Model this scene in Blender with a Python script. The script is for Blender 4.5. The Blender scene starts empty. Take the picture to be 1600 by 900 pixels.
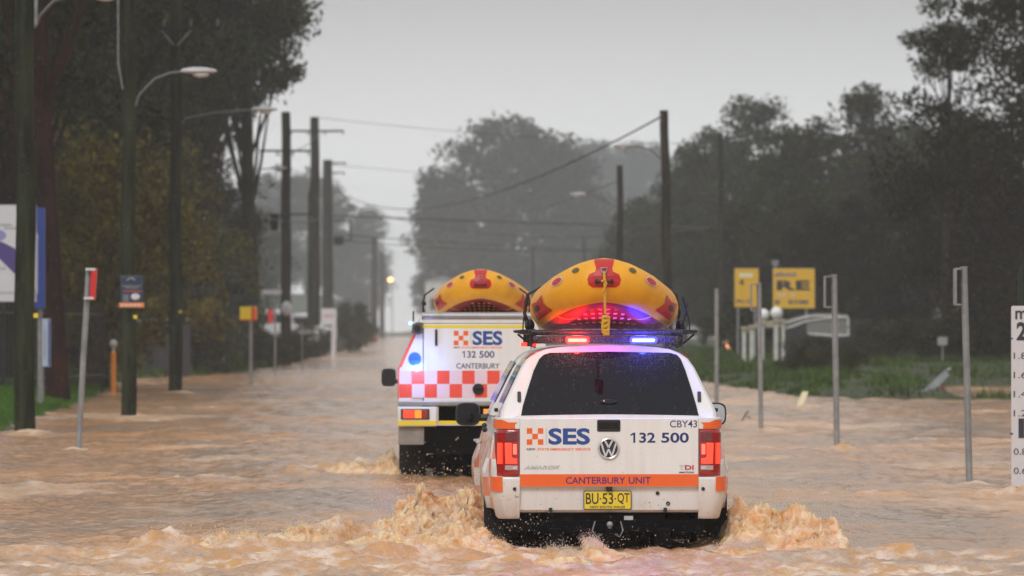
import bpy, bmesh, math, random
import numpy as np
from mathutils import Vector, Matrix
from mathutils.bvhtree import BVHTree
R = random.Random(7)
RN = np.random.RandomState(11)
sc = bpy.context.scene
COL = sc.collection
F = 9000.0            # focal length in pixels of the 1600 px wide photograph
VX, VY, CH = 615.0, 513.0, 1.73

# ---------------------------------------------------------------- camera
cam = bpy.data.cameras.new('camera')
camo = bpy.data.objects.new('camera', cam)
COL.objects.link(camo)
camo.location = (0, 0, CH)
camo.rotation_euler = (math.pi/2 + math.atan((VY-450)/F), 0, -math.atan((800-VX)/F))
cam.sensor_width = 36
cam.lens = 36*F/1600
cam.clip_start = 0.5
cam.clip_end = 6000
cam.dof.use_dof = True
cam.dof.focus_distance = 46.5
cam.dof.aperture_fstop = 4.8
sc.camera = camo

# ---------------------------------------------------------------- world, sun, exposure
SUN_EL, SUN_AZ = math.radians(42), math.radians(200)   # azimuth clockwise from +Y: behind the camera, a little left
w = bpy.data.worlds.new('World'); sc.world = w; w.use_nodes = True
nt = w.node_tree; nt.nodes.clear()
def nd(t, tree=nt, **k):
    n = tree.nodes.new(t)
    for a, b in k.items(): setattr(n, a, b)
    return n
out = nd('ShaderNodeOutputWorld'); bg = nd('ShaderNodeBackground'); bg.inputs[1].default_value = 0.1
sky = nd('ShaderNodeTexSky', sky_type='NISHITA', sun_disc=False, sun_elevation=SUN_EL, sun_rotation=SUN_AZ)
sky.air_density = 1.0; sky.dust_density = 6.0
hsv = nd('ShaderNodeHueSaturation'); hsv.inputs['Saturation'].default_value = 0.0
tc = nd('ShaderNodeTexCoord'); sep = nd('ShaderNodeSeparateXYZ')
ramp = nd('ShaderNodeValToRGB')
cr = ramp.color_ramp
cr.elements[0].position = 0.0; cr.elements[0].color = (1.0, 1.0, 1.0, 1)
cr.elements[1].position = 1.0; cr.elements[1].color = (0.80, 0.80, 0.82, 1)
for p, v in ((0.03, 0.80), (0.058, 0.48), (0.2, 0.41)):
    e = cr.elements.new(p); e.color = (v, v, v, 1)
nz = nd('ShaderNodeTexNoise'); nz.inputs['Scale'].default_value = 3.0; nz.inputs['Detail'].default_value = 4
mr = nd('ShaderNodeMapRange'); mr.inputs['To Min'].default_value = 8.8; mr.inputs['To Max'].default_value = 11.2
vm = nd('ShaderNodeVectorMath', operation='SCALE'); mx = nd('ShaderNodeMix', data_type='RGBA'); mx.inputs[0].default_value = 0.93
L = nt.links.new
L(tc.outputs['Generated'], sep.inputs[0]); L(sep.outputs['Z'], ramp.inputs[0]); L(tc.outputs['Generated'], nz.inputs['Vector'])
L(nz.outputs['Fac'], mr.inputs['Value']); L(ramp.outputs[0], vm.inputs[0]); L(mr.outputs[0], vm.inputs['Scale'])
L(sky.outputs[0], hsv.inputs['Color']); L(hsv.outputs[0], mx.inputs[6]); L(vm.outputs[0], mx.inputs[7])
L(mx.outputs[2], bg.inputs[0]); L(bg.outputs[0], out.inputs[0])
sl = bpy.data.lights.new('sun', 'SUN'); sl.energy = 1.1; sl.angle = math.radians(20); sl.color = (1, 0.985, 0.96)
so = bpy.data.objects.new('sun', sl); COL.objects.link(so)
d = Vector((math.sin(SUN_AZ)*math.cos(SUN_EL), math.cos(SUN_AZ)*math.cos(SUN_EL), math.sin(SUN_EL)))
so.rotation_euler = d.to_track_quat('Z', 'Y').to_euler(); so.location = (0, -20, 40)
sc.view_settings.view_transform = 'Standard'; sc.view_settings.look = 'None'
sc.view_settings.exposure = 0.26; sc.view_settings.gamma = 1
cy = sc.cycles
cy.use_denoising = True
cy.max_bounces = 7; cy.volume_bounces = 1; cy.transparent_max_bounces = 6
cy.caustics_reflective = False; cy.caustics_refractive = False
cy.sample_clamp_indirect = 1.5; cy.sample_clamp_direct = 3.0; cy.use_adaptive_sampling = False

# ---------------------------------------------------------------- helpers
def at(px, py, D): return Vector(((px-VX)/F*D, D, CH-(py-VY)/F*D))
def ax(px, D): return (px-VX)/F*D
def az(py, D): return CH-(py-VY)/F*D

_perm = np.random.RandomState(3).permutation(256); _perm = np.concatenate([_perm, _perm, _perm])
_g = np.random.RandomState(5).normal(size=(256, 3)); _g /= np.linalg.norm(_g, axis=1)[:, None]
def pn(x, y, z=0.0):
    x = np.asarray(x, float); y = np.asarray(y, float)+0*x; z = np.asarray(z, float)+0*x
    xi, yi, zi = np.floor(x).astype(int), np.floor(y).astype(int), np.floor(z).astype(int)
    xf, yf, zf = x-xi, y-yi, z-zi
    u, v, q = [t*t*t*(t*(t*6-15)+10) for t in (xf, yf, zf)]
    def G(i, j, k):
        h = _perm[_perm[_perm[(xi+i) & 255]+((yi+j) & 255)]+((zi+k) & 255)]
        g = _g[h]
        return g[..., 0]*(xf-i)+g[..., 1]*(yf-j)+g[..., 2]*(zf-k)
    a = G(0,0,0)*(1-u)+G(1,0,0)*u; b = G(0,1,0)*(1-u)+G(1,1,0)*u
    c = G(0,0,1)*(1-u)+G(1,0,1)*u; e = G(0,1,1)*(1-u)+G(1,1,1)*u
    return ((a*(1-v)+b*v)*(1-q)+(c*(1-v)+e*v)*q)*1.6
def fbm(x, y, z=0.0, o=4, g=0.5):
    s = 0; a = 1; f = 1
    for i in range(o):
        s = s+a*pn(x*f+17*i, y*f+5*i, z*f+9*i); a *= g; f *= 2.03
    return s

MATS = {}
def mat(name, col, rough=0.6, metal=0.0, var=0.0, vscale=8.0, bump=0.0, bscale=40.0, emit=None, estr=0.0, coat=0.0, col2=None, island=0.0, transl=0.0, spec=0.5, detail=4, stretch=None):
    m = bpy.data.materials.new(name); m.use_nodes = True; t = m.node_tree; b = t.nodes['Principled BSDF']
    MATS[name] = m
    b.inputs['Base Color'].default_value = (*col, 1); b.inputs['Roughness'].default_value = rough
    b.inputs['Metallic'].default_value = metal; b.inputs['Coat Weight'].default_value = coat
    b.inputs['Specular IOR Level'].default_value = spec
    if emit: b.inputs['Emission Color'].default_value = (*emit, 1); b.inputs['Emission Strength'].default_value = estr
    c = nd('ShaderNodeTexCoord', t)
    src = None; vec = c.outputs['Object']
    if stretch:
        mp_ = nd('ShaderNodeMapping', t); mp_.inputs['Scale'].default_value = stretch; t.links.new(vec, mp_.inputs[0]); vec = mp_.outputs[0]
    if var or col2:
        n = nd('ShaderNodeTexNoise', t); n.inputs['Scale'].default_value = vscale; n.inputs['Detail'].default_value = detail
        n.inputs['Roughness'].default_value = 0.6
        t.links.new(vec, n.inputs['Vector'])
        r = nd('ShaderNodeMapRange', t); r.inputs['From Min'].default_value = 0.35; r.inputs['From Max'].default_value = 0.68
        t.links.new(n.outputs['Fac'], r.inputs['Value'])
        x = nd('ShaderNodeMix', t, data_type='RGBA'); t.links.new(r.outputs[0], x.inputs[0])
        x.inputs[6].default_value = (*col, 1)
        x.inputs[7].default_value = (*(col2 if col2 else [v*(1-var) for v in col]), 1)
        t.links.new(x.outputs[2], b.inputs['Base Color']); src = x.outputs[2]
    if island:
        g = nd('ShaderNodeNewGeometry', t); r = nd('ShaderNodeMapRange', t)
        r.inputs['To Min'].default_value = 1-island; r.inputs['To Max'].default_value = 1+island
        t.links.new(g.outputs['Random Per Island'], r.inputs['Value'])
        h = nd('ShaderNodeHueSaturation', t); t.links.new(r.outputs[0], h.inputs['Value'])
        o = nd('ShaderNodeObjectInfo', t); r2 = nd('ShaderNodeMapRange', t); r2.inputs['To Min'].default_value = 0.47; r2.inputs['To Max'].default_value = 0.53
        t.links.new(o.outputs['Random'], r2.inputs['Value']); t.links.new(r2.outputs[0], h.inputs['Hue'])
        if src: t.links.new(src, h.inputs['Color'])
        else: h.inputs['Color'].default_value = (*col, 1)
        t.links.new(h.outputs[0], b.inputs['Base Color'])
    if transl:
        b.inputs['Transmission Weight'].default_value = 0
        b.inputs['Subsurface Weight'].default_value = 0
    if bump:
        n = nd('ShaderNodeTexNoise', t); n.inputs['Scale'].default_value = bscale; n.inputs['Detail'].default_value = 5
        t.links.new(vec, n.inputs['Vector'])
        k = nd('ShaderNodeBump', t); k.inputs['Strength'].default_value = bump; k.inputs['Distance'].default_value = 0.02
        t.links.new(n.outputs['Fac'], k.inputs['Height']); t.links.new(k.outputs[0], b.inputs['Normal'])
    return m

class MB:
    def __init__(s): s.v = []; s.f = []; s.m = []; s.mi = 0
    def add(s, vs, fs):
        o = len(s.v); s.v += [tuple(p) for p in vs]; s.f += [[i+o for i in f] for f in fs]; s.m += [s.mi]*len(fs); return s
    def box(s, c, d, rot=None):
        x, y, z = [k/2 for k in d]
        P = [Vector((a*x, b*y, e*z)) for a in (-1, 1) for b in (-1, 1) for e in (-1, 1)]
        if rot is not None: P = [rot @ p for p in P]
        P = [p+Vector(c) for p in P]
        return s.add(P, [(0,1,3,2), (4,6,7,5), (0,4,5,1), (2,3,7,6), (0,2,6,4), (1,5,7,3)])
    def tube(s, path, rad, n=10, cap=True):
        path = [Vector(p) for p in path]
        if not hasattr(rad, '__len__'): rad = [rad]*len(path)
        T = []
        for i in range(len(path)):
            a = path[max(0, i-1)]; b = path[min(len(path)-1, i+1)]; T.append((b-a).normalized())
        ref = Vector((0, 0, 1)) if abs(T[0].z) < 0.9 else Vector((1, 0, 0))
        u = T[0].cross(ref).normalized(); V = []
        for i, p in enumerate(path):
            u = (u-T[i]*u.dot(T[i])).normalized(); w_ = T[i].cross(u)
            V += [p+(u*math.cos(2*math.pi*k/n)+w_*math.sin(2*math.pi*k/n))*rad[i] for k in range(n)]
        Fs = []
        for i in range(len(path)-1):
            for k in range(n): Fs.append((i*n+k, i*n+(k+1) % n, (i+1)*n+(k+1) % n, (i+1)*n+k))
        if cap: Fs += [list(range(n))[::-1], list(range((len(path)-1)*n, len(path)*n))]
        return s.add(V, Fs)
    def loft(s, secs, closed=True, caps=(True, True)):
        n = len(secs[0]); V = [p for q in secs for p in q]; Fs = []
        for i in range(len(secs)-1):
            for k in range(n if closed else n-1):
                Fs.append((i*n+k, i*n+(k+1) % n, (i+1)*n+(k+1) % n, (i+1)*n+k))
        if closed and caps[0]: Fs.append(list(range(n))[::-1])
        if closed and caps[1]: Fs.append(list(range((len(secs)-1)*n, len(secs)*n)))
        return s.add(V, Fs)
    def prism(s, poly, y0, y1):     # polygon in x,z extruded along y
        n = len(poly)
        V = [(x, y0, z) for x, z in poly]+[(x, y1, z) for x, z in poly]
        return s.add(V, [list(range(n)), list(range(n, 2*n))[::-1]]+[(k, k+n, (k+1) % n+n, (k+1) % n) for k in range(n)])
    def prismz(s, poly, z0, z1):
        n = len(poly)
        V = [(x, y, z0) for x, y in poly]+[(x, y, z1) for x, y in poly]
        return s.add(V, [list(range(n))[::-1], list(range(n, 2*n))]+[(k, (k+1) % n, (k+1) % n+n, k+n) for k in range(n)])
    def ball(s, c, r, seg=16, rings=10, sc_=(1, 1, 1)):
        c = Vector(c); V = []; Fs = []
        for i in range(rings+1):
            ph = math.pi*i/rings
            for k in range(seg):
                a = 2*math.pi*k/seg
                V.append(c+Vector((math.sin(ph)*math.cos(a)*sc_[0], math.sin(ph)*math.sin(a)*sc_[1], math.cos(ph)*sc_[2]))*r)
        for i in range(rings):
            for k in range(seg): Fs.append((i*seg+k, (i+1)*seg+k, (i+1)*seg+(k+1) % seg, i*seg+(k+1) % seg))
        return s.add(V, Fs)
    def lathe_x(s, prof, c, n=32):  # prof: (x, r) around an axis along x
        V = []; Fs = []; m = len(prof)
        for k in range(n):
            a = 2*math.pi*k/n
            V += [(c[0]+x, c[1]+r*math.cos(a), c[2]+r*math.sin(a)) for x, r in prof]
        for k in range(n):
            for i in range(m-1): Fs.append((k*m+i, k*m+i+1, ((k+1) % n)*m+i+1, ((k+1) % n)*m+i))
        return s.add(V, Fs)
    def mesh(s, name, mats, sharp=35, weld=False):
        me = bpy.data.meshes.new(name); me.from_pydata(s.v, [], s.f)
        if not isinstance(mats, (list, tuple)): mats = [mats]
        for m_ in mats: me.materials.append(m_)
        if len(mats) > 1: me.polygons.foreach_set('material_index', s.m)
        bm = bmesh.new(); bm.from_mesh(me)
        if weld: bmesh.ops.remove_doubles(bm, verts=bm.verts, dist=1e-5)
        bmesh.ops.recalc_face_normals(bm, faces=bm.faces); bm.to_mesh(me); bm.free()
        me.shade_smooth()
        me.set_sharp_from_angle(angle=math.radians(sharp)); me.update()
        return me
    def build(s, name, mats, parent=None, sharp=35, bevel=0, segs=2, weld=False, **k):
        o = link(name, s.mesh(name, mats, sharp, weld), parent)
        if bevel:
            b = o.modifiers.new('bevel', 'BEVEL'); b.width = bevel; b.segments = segs; b.limit_method = 'ANGLE'; b.angle_limit = math.radians(35)
        tag(o, **k)
        return o
def link(name, me, parent=None):
    o = bpy.data.objects.new(name, me); COL.objects.link(o)
    if parent: o.parent = parent
    return o
def tag(o, label=None, cat=None, group=None, kind=None):
    if label: o['label'] = label
    if cat: o['category'] = cat
    if group: o['group'] = group
    if kind: o['kind'] = kind
    return o
def empty(name, loc, label, cat, group=None, rz=0):
    o = bpy.data.objects.new(name, None); COL.objects.link(o); o.location = loc; o.rotation_euler = (0, 0, rz)
    o.empty_display_size = 0.1
    return tag(o, label, cat, group)
KIDS = {}
def children(o): return [c for c in COL.objects if c.parent == o]
def copy_tree(o, parent=None, **k):
    c = o.copy(); COL.objects.link(c); c.parent = parent
    for ch in children(o): copy_tree(ch, c)
    for a, b in k.items(): setattr(c, a, b)
    return c
def raw(name, V, Fc, mats, smooth=False):
    """big mesh from numpy arrays; faces all with the same vertex count"""
    me = bpy.data.meshes.new(name); nv, nf, k = len(V), len(Fc), Fc.shape[1]
    me.vertices.add(nv); me.vertices.foreach_set('co', np.asarray(V, np.float32).ravel())
    me.loops.add(nf*k); me.loops.foreach_set('vertex_index', Fc.astype(np.int32).ravel())
    me.polygons.add(nf); me.polygons.foreach_set('loop_start', np.arange(0, nf*k, k, dtype=np.int32))
    me.update(calc_edges=True)
    if smooth: me.shade_smooth()
    for m_ in (mats if isinstance(mats, (list, tuple)) else [mats]): me.materials.append(m_)
    return me
def text(s, x0, x1, z0, z1, y, m, parent, name='lettering', bold=0.0, ext=0.0008, shear=0.0, spacing=1.0):
    """flat print fitted into the rectangle x0..x1, z0..z1 at depth y, read from -y"""
    cu = bpy.data.curves.new(name, 'FONT'); cu.body = s; cu.size = 1; cu.offset = bold; cu.extrude = 0.01; cu.shear = shear; cu.space_character = spacing
    cu.resolution_u = 4
    t = bpy.data.objects.new('tmp', cu); COL.objects.link(t)
    dg = bpy.context.evaluated_depsgraph_get(); me = bpy.data.meshes.new_from_object(t.evaluated_get(dg))
    COL.objects.unlink(t); bpy.data.objects.remove(t)
    n = len(me.vertices); a = np.empty(n*3, np.float32); me.vertices.foreach_get('co', a); a = a.reshape(-1, 3)
    mn, mxx = a.min(0), a.max(0)
    b = np.empty_like(a)
    b[:, 0] = x0+(a[:, 0]-mn[0])/(mxx[0]-mn[0])*(x1-x0); b[:, 2] = z0+(a[:, 1]-mn[1])/(mxx[1]-mn[1])*(z1-z0)
    b[:, 1] = y-a[:, 2]/0.01*ext
    me.vertices.foreach_set('co', b.ravel()); me.materials.clear(); me.materials.append(m); me.update(); me.name = name
    return link(name, me, parent)

# ---------------------------------------------------------------- materials
def paint_white(name, checks=None):
    m = mat(name, (0.80, 0.80, 0.79), 0.32, coat=0.5, bump=0.0); t = m.node_tree; b = t.nodes['Principled BSDF']
    c = nd('ShaderNodeTexCoord', t); s = nd('ShaderNodeSeparateXYZ', t); t.links.new(c.outputs['Object'], s.inputs[0])
    n = nd('ShaderNodeTexNoise', t); n.inputs['Scale'].default_value = 3.5; n.inputs['Detail'].default_value = 6; t.links.new(c.outputs['Object'], n.inputs['Vector'])
    # mud splashed up from below: a film that thins out with height, broken up by noise
    r = nd('ShaderNodeMapRange', t); r.inputs['From Min'].default_value = 0.62; r.inputs['From Max'].default_value = 0.22
    t.links.new(s.outputs['Z'], r.inputs['Value'])
    mu = nd('ShaderNodeMath', t, operation='MULTIPLY'); t.links.new(r.outputs[0], mu.inputs[0]); t.links.new(n.outputs['Fac'], mu.inputs[1])
    cl = nd('ShaderNodeMath', t, operation='MULTIPLY'); cl.inputs[1].default_value = 0.8; t.links.new(mu.outputs[0], cl.inputs[0])
    x = nd('ShaderNodeMix', t, data_type='RGBA'); x.inputs[6].default_value = (0.80, 0.80, 0.79, 1); x.inputs[7].default_value = (0.42, 0.30, 0.20, 1)
    last = x
    if checks:
        def fl(o, size, off):
            a = nd('ShaderNodeMath', t, operation='MULTIPLY_ADD'); a.inputs[1].default_value = 1/size; a.inputs[2].default_value = off; t.links.new(s.outputs[o], a.inputs[0])
            f = nd('ShaderNodeMath', t, operation='FLOOR'); t.links.new(a.outputs[0], f.inputs[0]); return f
        ad = nd('ShaderNodeMath', t, operation='ADD'); t.links.new(fl('Y', checks[0], 40).outputs[0], ad.inputs[0]); t.links.new(fl('Z', checks[1], 40.3).outputs[0], ad.inputs[1])
        mo = nd('ShaderNodeMath', t, operation='MODULO'); mo.inputs[1].default_value = 2; t.links.new(ad.outputs[0], mo.inputs[0])
        g = nd('ShaderNodeNewGeometry', t); gs = nd('ShaderNodeSeparateXYZ', t); t.links.new(g.outputs['Normal'], gs.inputs[0])
        ab = nd('ShaderNodeMath', t, operation='ABSOLUTE'); t.links.new(gs.outputs['X'], ab.inputs[0])
        gt = nd('ShaderNodeMath', t, operation='GREATER_THAN'); gt.inputs[1].default_value = 0.72; t.links.new(ab.outputs[0], gt.inputs[0])
        lt = nd('ShaderNodeMath', t, operation='LESS_THAN'); lt.inputs[1].default_value = checks[2]; t.links.new(s.outputs['Z'], lt.inputs[0])
        m1 = nd('ShaderNodeMath', t, operation='MULTIPLY'); t.links.new(mo.outputs[0], m1.inputs[0]); t.links.new(gt.outputs[0], m1.inputs[1])
        m2 = nd('ShaderNodeMath', t, operation='MULTIPLY'); t.links.new(m1.outputs[0], m2.inputs[0]); t.links.new(lt.outputs[0], m2.inputs[1])
        xo = nd('ShaderNodeMix', t, data_type='RGBA'); xo.inputs[6].default_value = (0.80, 0.80, 0.79, 1); xo.inputs[7].default_value = (0.85, 0.13, 0.02, 1)
        t.links.new(m2.outputs[0], xo.inputs[0]); t.links.new(xo.outputs[2], x.inputs[6])
    # flecks of mud and water marks
    n2 = nd('ShaderNodeTexNoise', t); n2.inputs['Scale'].default_value = 42; n2.inputs['Detail'].default_value = 3; t.links.new(c.outputs['Object'], n2.inputs['Vector'])
    g2 = nd('ShaderNodeMapRange', t); g2.inputs['From Min'].default_value = 0.66; g2.inputs['From Max'].default_value = 0.72; t.links.new(n2.outputs['Fac'], g2.inputs['Value'])
    r2 = nd('ShaderNodeMapRange', t); r2.inputs['From Min'].default_value = 1.1; r2.inputs['From Max'].default_value = 0.3; t.links.new(s.outputs['Z'], r2.inputs['Value'])
    f2 = nd('ShaderNodeMath', t, operation='MULTIPLY'); t.links.new(g2.outputs[0], f2.inputs[0]); t.links.new(r2.outputs[0], f2.inputs[1])
    mpz = nd('ShaderNodeMapping', t); mpz.inputs['Scale'].default_value = (9, 9, 0.7); t.links.new(c.outputs['Object'], mpz.inputs[0])
    n3 = nd('ShaderNodeTexNoise', t); n3.inputs['Scale'].default_value = 1.4; n3.inputs['Detail'].default_value = 4; t.links.new(mpz.outputs[0], n3.inputs[0])
    g3 = nd('ShaderNodeMapRange', t); g3.inputs['From Min'].default_value = 0.45; g3.inputs['From Max'].default_value = 0.75; g3.inputs['To Max'].default_value = 0.14; t.links.new(n3.outputs['Fac'], g3.inputs['Value'])
    a2 = nd('ShaderNodeMath', t, operation='ADD'); t.links.new(f2.outputs[0], a2.inputs[0]); t.links.new(cl.outputs[0], a2.inputs[1])
    a3 = nd('ShaderNodeMath', t, operation='ADD'); a3.use_clamp = True; t.links.new(a2.outputs[0], a3.inputs[0]); t.links.new(g3.outputs[0], a3.inputs[1])
    t.links.new(a3.outputs[0], x.inputs[0]); t.links.new(x.outputs[2], b.inputs['Base Color'])
    return m
WHITE = paint_white('white_paint'); WHITEC = paint_white('white_paint_with_checks', (0.24, 0.15, 0.86))
WHITET = paint_white('truck_white_paint')
ORANGE = mat('orange_film', (0.86, 0.13, 0.015), 0.45, coat=0.2)
CHECKW = mat('pale_reflective_film', (0.80, 0.62, 0.70), 0.4)
CHECKO = mat('red_orange_reflective_film', (0.85, 0.09, 0.055), 0.4)
BLUE = mat('blue_print', (0.02, 0.07, 0.30), 0.4); NAVY = mat('navy_print', (0.015, 0.03, 0.16), 0.4)
PURPLE = mat('purple_print', (0.05, 0.02, 0.17), 0.4)
DARKP = mat('dark_print', (0.03, 0.03, 0.04), 0.5)
BLACK = mat('black_plastic', (0.012, 0.012, 0.013), 0.45, var=0.3)
RUBBER = mat('wet_rubber', (0.016, 0.015, 0.014), 0.6, bump=0.3, bscale=60, spec=0.15)
CHASSIS = mat('black_chassis', (0.004, 0.004, 0.005), 0.8, var=0.4, spec=0.06)
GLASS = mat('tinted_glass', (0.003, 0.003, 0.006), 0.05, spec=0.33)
MIRROR = mat('mirror_glass', (0.45, 0.47, 0.5), 0.08, metal=0.9)
CHROME = mat('chrome', (0.75, 0.75, 0.77), 0.18, metal=1.0)
STEEL = mat('galvanised_steel', (0.33, 0.34, 0.35), 0.5, metal=0.4, var=0.35, vscale=6)
ALLOY = mat('dull_alloy', (0.42, 0.42, 0.43), 0.4, metal=0.7, var=0.25)
YPLATE = mat('yellow_plate', (0.82, 0.62, 0.03), 0.4)
YSTRIPE = mat('yellow_stripe', (0.85, 0.66, 0.03), 0.4)
REDGLASS = mat('red_lens', (0.36, 0.004, 0.006), 0.12, coat=0.8)
REDDARK = mat('dark_red_lens', (0.14, 0.002, 0.004), 0.12, coat=0.8)
REDLIT = mat('lit_tail_lamp', (0.6, 0.03, 0.01), 0.2, emit=(1.0, 0.06, 0.025), estr=0.95, coat=0.6)
REDLIT2 = mat('lit_tail_lamp_core', (0.7, 0.08, 0.04), 0.2, emit=(1.0, 0.12, 0.08), estr=1.5, coat=0.6)
CLEARL = mat('clear_lens', (0.42, 0.36, 0.36), 0.15, coat=0.8)
AMBER = mat('amber_lens', (0.8, 0.25, 0.02), 0.2, emit=(1, 0.35, 0.05), estr=0.5)
REDBEACON = mat('lit_red_beacon', (0.9, 0.1, 0.05), 0.3, emit=(1.0, 0.006, 0.004), estr=6)
REDCORE = mat('lit_red_beacon_core', (1, 0.5, 0.3), 0.3, emit=(1.0, 0.12, 0.07), estr=5)
BLUEBEACON = mat('lit_blue_beacon', (0.1, 0.1, 0.9), 0.3, emit=(0.012, 0.02, 1.0), estr=6)
BLUECORE = mat('lit_blue_beacon_core', (0.5, 0.6, 1), 0.3, emit=(0.13, 0.18, 1.0), estr=5.5)
LENSB = mat('unlit_blue_lens', (0.006, 0.004, 0.03), 0.15); LENSR = mat('unlit_red_lens', (0.03, 0.003, 0.006), 0.15)
RYEL = mat('yellow_hypalon', (0.88, 0.40, 0.010), 0.5, var=0.16, vscale=5, bump=0.12, bscale=14)
RRED = mat('red_hypalon', (0.55, 0.012, 0.012), 0.45, var=0.2, vscale=9)
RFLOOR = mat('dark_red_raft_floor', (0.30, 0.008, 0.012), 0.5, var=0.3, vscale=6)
ROPE = mat('yellow_rope', (0.75, 0.42, 0.04), 0.8, bump=0.8, bscale=120)
WOOD = mat('weathered_pole_wood', (0.048, 0.046, 0.036), 0.85, col2=(0.010, 0.010, 0.008), vscale=7, stretch=(1, 1, 0.09), bump=0.6, bscale=18, spec=0.12)
WOODM = mat('mossy_pole_wood', (0.042, 0.050, 0.028), 0.9, col2=(0.008, 0.009, 0.006), vscale=6, stretch=(1, 1, 0.12), bump=0.8, bscale=14, spec=0.1)
BARK = mat('dark_bark', (0.035, 0.026, 0.020), 0.9, col2=(0.010, 0.008, 0.007), vscale=2.5, bump=0.8, bscale=8, spec=0.1)
REDBARK = mat('red_brown_bark', (0.04, 0.014, 0.009), 0.85, col2=(0.006, 0.004, 0.004), vscale=1.6, bump=0.8, bscale=8, spec=0.1)
PALEBARK = mat('grey_bark', (0.09, 0.08, 0.07), 0.85, col2=(0.03, 0.028, 0.025), vscale=1.6, bump=0.6, bscale=8)
LEAF = mat('eucalyptus_leaves', (0.040, 0.048, 0.016), 0.7, island=0.5, col2=(0.012, 0.017, 0.008), vscale=0.6, spec=0.08)
LEAFG = mat('grey_green_leaves', (0.075, 0.085, 0.055), 0.6, island=0.4, col2=(0.04, 0.05, 0.03), vscale=0.8, spec=0.1)
LEAFY = mat('yellowing_leaves', (0.15, 0.135, 0.018), 0.7, island=0.5, col2=(0.035, 0.040, 0.010), vscale=0.5, spec=0.08)
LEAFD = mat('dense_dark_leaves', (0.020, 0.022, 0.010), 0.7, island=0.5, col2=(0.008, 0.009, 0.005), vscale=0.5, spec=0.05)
GRASS = mat('short_lawn_grass', (0.085, 0.17, 0.016), 0.7, island=0.35, col2=(0.05, 0.11, 0.01), vscale=1, spec=0.15)
GRASST = mat('tall_verge_grass', (0.085, 0.130, 0.014), 0.7, island=0.5, col2=(0.035, 0.040, 0.012), vscale=0.35, spec=0.15)
GROUND = mat('grassy_earth', (0.045, 0.065, 0.02), 0.9, col2=(0.03, 0.032, 0.016), vscale=0.6, bump=0.5, bscale=6)
ARM = mat('dull_lamp_arm', (0.12, 0.12, 0.12), 0.6)
LAMPW = mat('pale_lamp_housing', (0.45, 0.45, 0.45), 0.4)
SIGNW = mat('white_sign_face', (0.62, 0.62, 0.65), 0.45, var=0.06)
SIGNY = mat('yellow_sign_face', (0.80, 0.47, 0.03), 0.5, var=0.12)
SIGNYB = mat('bright_yellow_sign', (0.85, 0.62, 0.02), 0.5)
SIGNR = mat('red_sign_face', (0.62, 0.02, 0.02), 0.4)
SIGNB = mat('blue_sign_edge', (0.02, 0.05, 0.25), 0.4)
SIGNN = mat('dark_blue_sign_face', (0.015, 0.035, 0.075), 0.35)
OPOST = mat('orange_post_paint', (0.75, 0.24, 0.02), 0.5)
STAKE = mat('cream_stake_paint', (0.78, 0.73, 0.50), 0.6)
WHITEP = mat('old_white_render', (0.62, 0.61, 0.57), 0.7, var=0.25, vscale=3)
CREAM = mat('cream_stone', (0.45, 0.40, 0.28), 0.8, var=0.2)
FENCEB = mat('black_fence_paint', (0.004, 0.004, 0.005), 0.5)
FENCEG = mat('dark_grey_fence_sheet', (0.035, 0.034, 0.038), 0.7, var=0.4)
GLOBE = mat('white_globe', (0.82, 0.82, 0.80), 0.35)
CARW = mat('pale_car_paint', (0.6, 0.6, 0.62), 0.3, coat=0.5)
LAMPO = mat('lit_sodium_lamp', (1, 0.6, 0.2), 0.4, emit=(1, 0.55, 0.2), estr=4.0)
WIREM = mat('black_cable', (0.02, 0.02, 0.02), 0.6)
# ---------------------------------------------------------------- ground and water
shL = [(20, -7.2), (60, -7.2), (99, -6.6), (130, -7.1), (164, -7.9), (190, -8.9), (212, -6.7), (240, -5.3), (346, -4.9), (486, -3.2), (700, -3.0), (1000, -3.5), (3000, -6)]
shR = [(20, 24), (136.5, 24), (138, 12.6), (140, 11.4), (143, 10.7), (150, 10.0), (165, 9.8), (185, 10.0), (250, 8.5), (400, 7), (900, 4), (3000, 6)]
def ip(tab, D): return np.interp(D, [a for a, b in tab], [b for a, b in tab])
def ground_h(x, y):
    x = np.asarray(x, float); y = np.asarray(y, float)+0*x
    wob = np.where(x < 0, 0.15, 0.35)*fbm(x*0.3, y*0.12, 4.0, 3)
    dl = ip(shL, y)-x; dr = x-ip(shR, y)
    inlet = np.clip(1.6-np.abs(y-156)/16, 0, 1)*np.clip((x-13.2)/0.6, 0, 1)   # flooded dip behind the grassy lobe
    h = np.where(dl > dr, dl, dr)+wob
    h = np.clip(h*0.16, -0.28, 0.55)+np.clip((h-4)*0.02, 0, 1.2)
    h = h*(1-inlet)-0.25*inlet
    h = h+14*np.clip((y-1150)/300, 0, 1)*np.clip((x-18)/30, 0, 1)+8*np.clip((y-1050)/120, 0, 1)*np.clip((-x-5)/8, 0, 1)
    return h+0.03*fbm(x*0.8, y*0.8, 1.0, 3)
def grid(xs, ys):
    X, Y = np.meshgrid(xs, ys); n, m = len(ys), len(xs)
    i = (np.arange(n-1)[:, None]*m+np.arange(m-1)[None, :]).ravel()
    return X.ravel(), Y.ravel(), np.stack([i, i+1, i+m+1, i+m], 1)
xs = np.concatenate([np.linspace(-420, -40, 30), np.linspace(-38, 40, 220), np.linspace(44, 420, 30)])
ys = np.concatenate([np.linspace(-30, 70, 25), np.linspace(71, 260, 240), np.linspace(264, 1000, 90), np.linspace(1030, 3000, 40)])
X, Y, Q = grid(xs, ys)
g = link('ground', raw('ground', np.stack([X, Y, ground_h(X, Y)], 1), Q, GROUND, True)); tag(g, 'grassy earth verges rising out of the flood on both sides', kind='structure')

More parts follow.
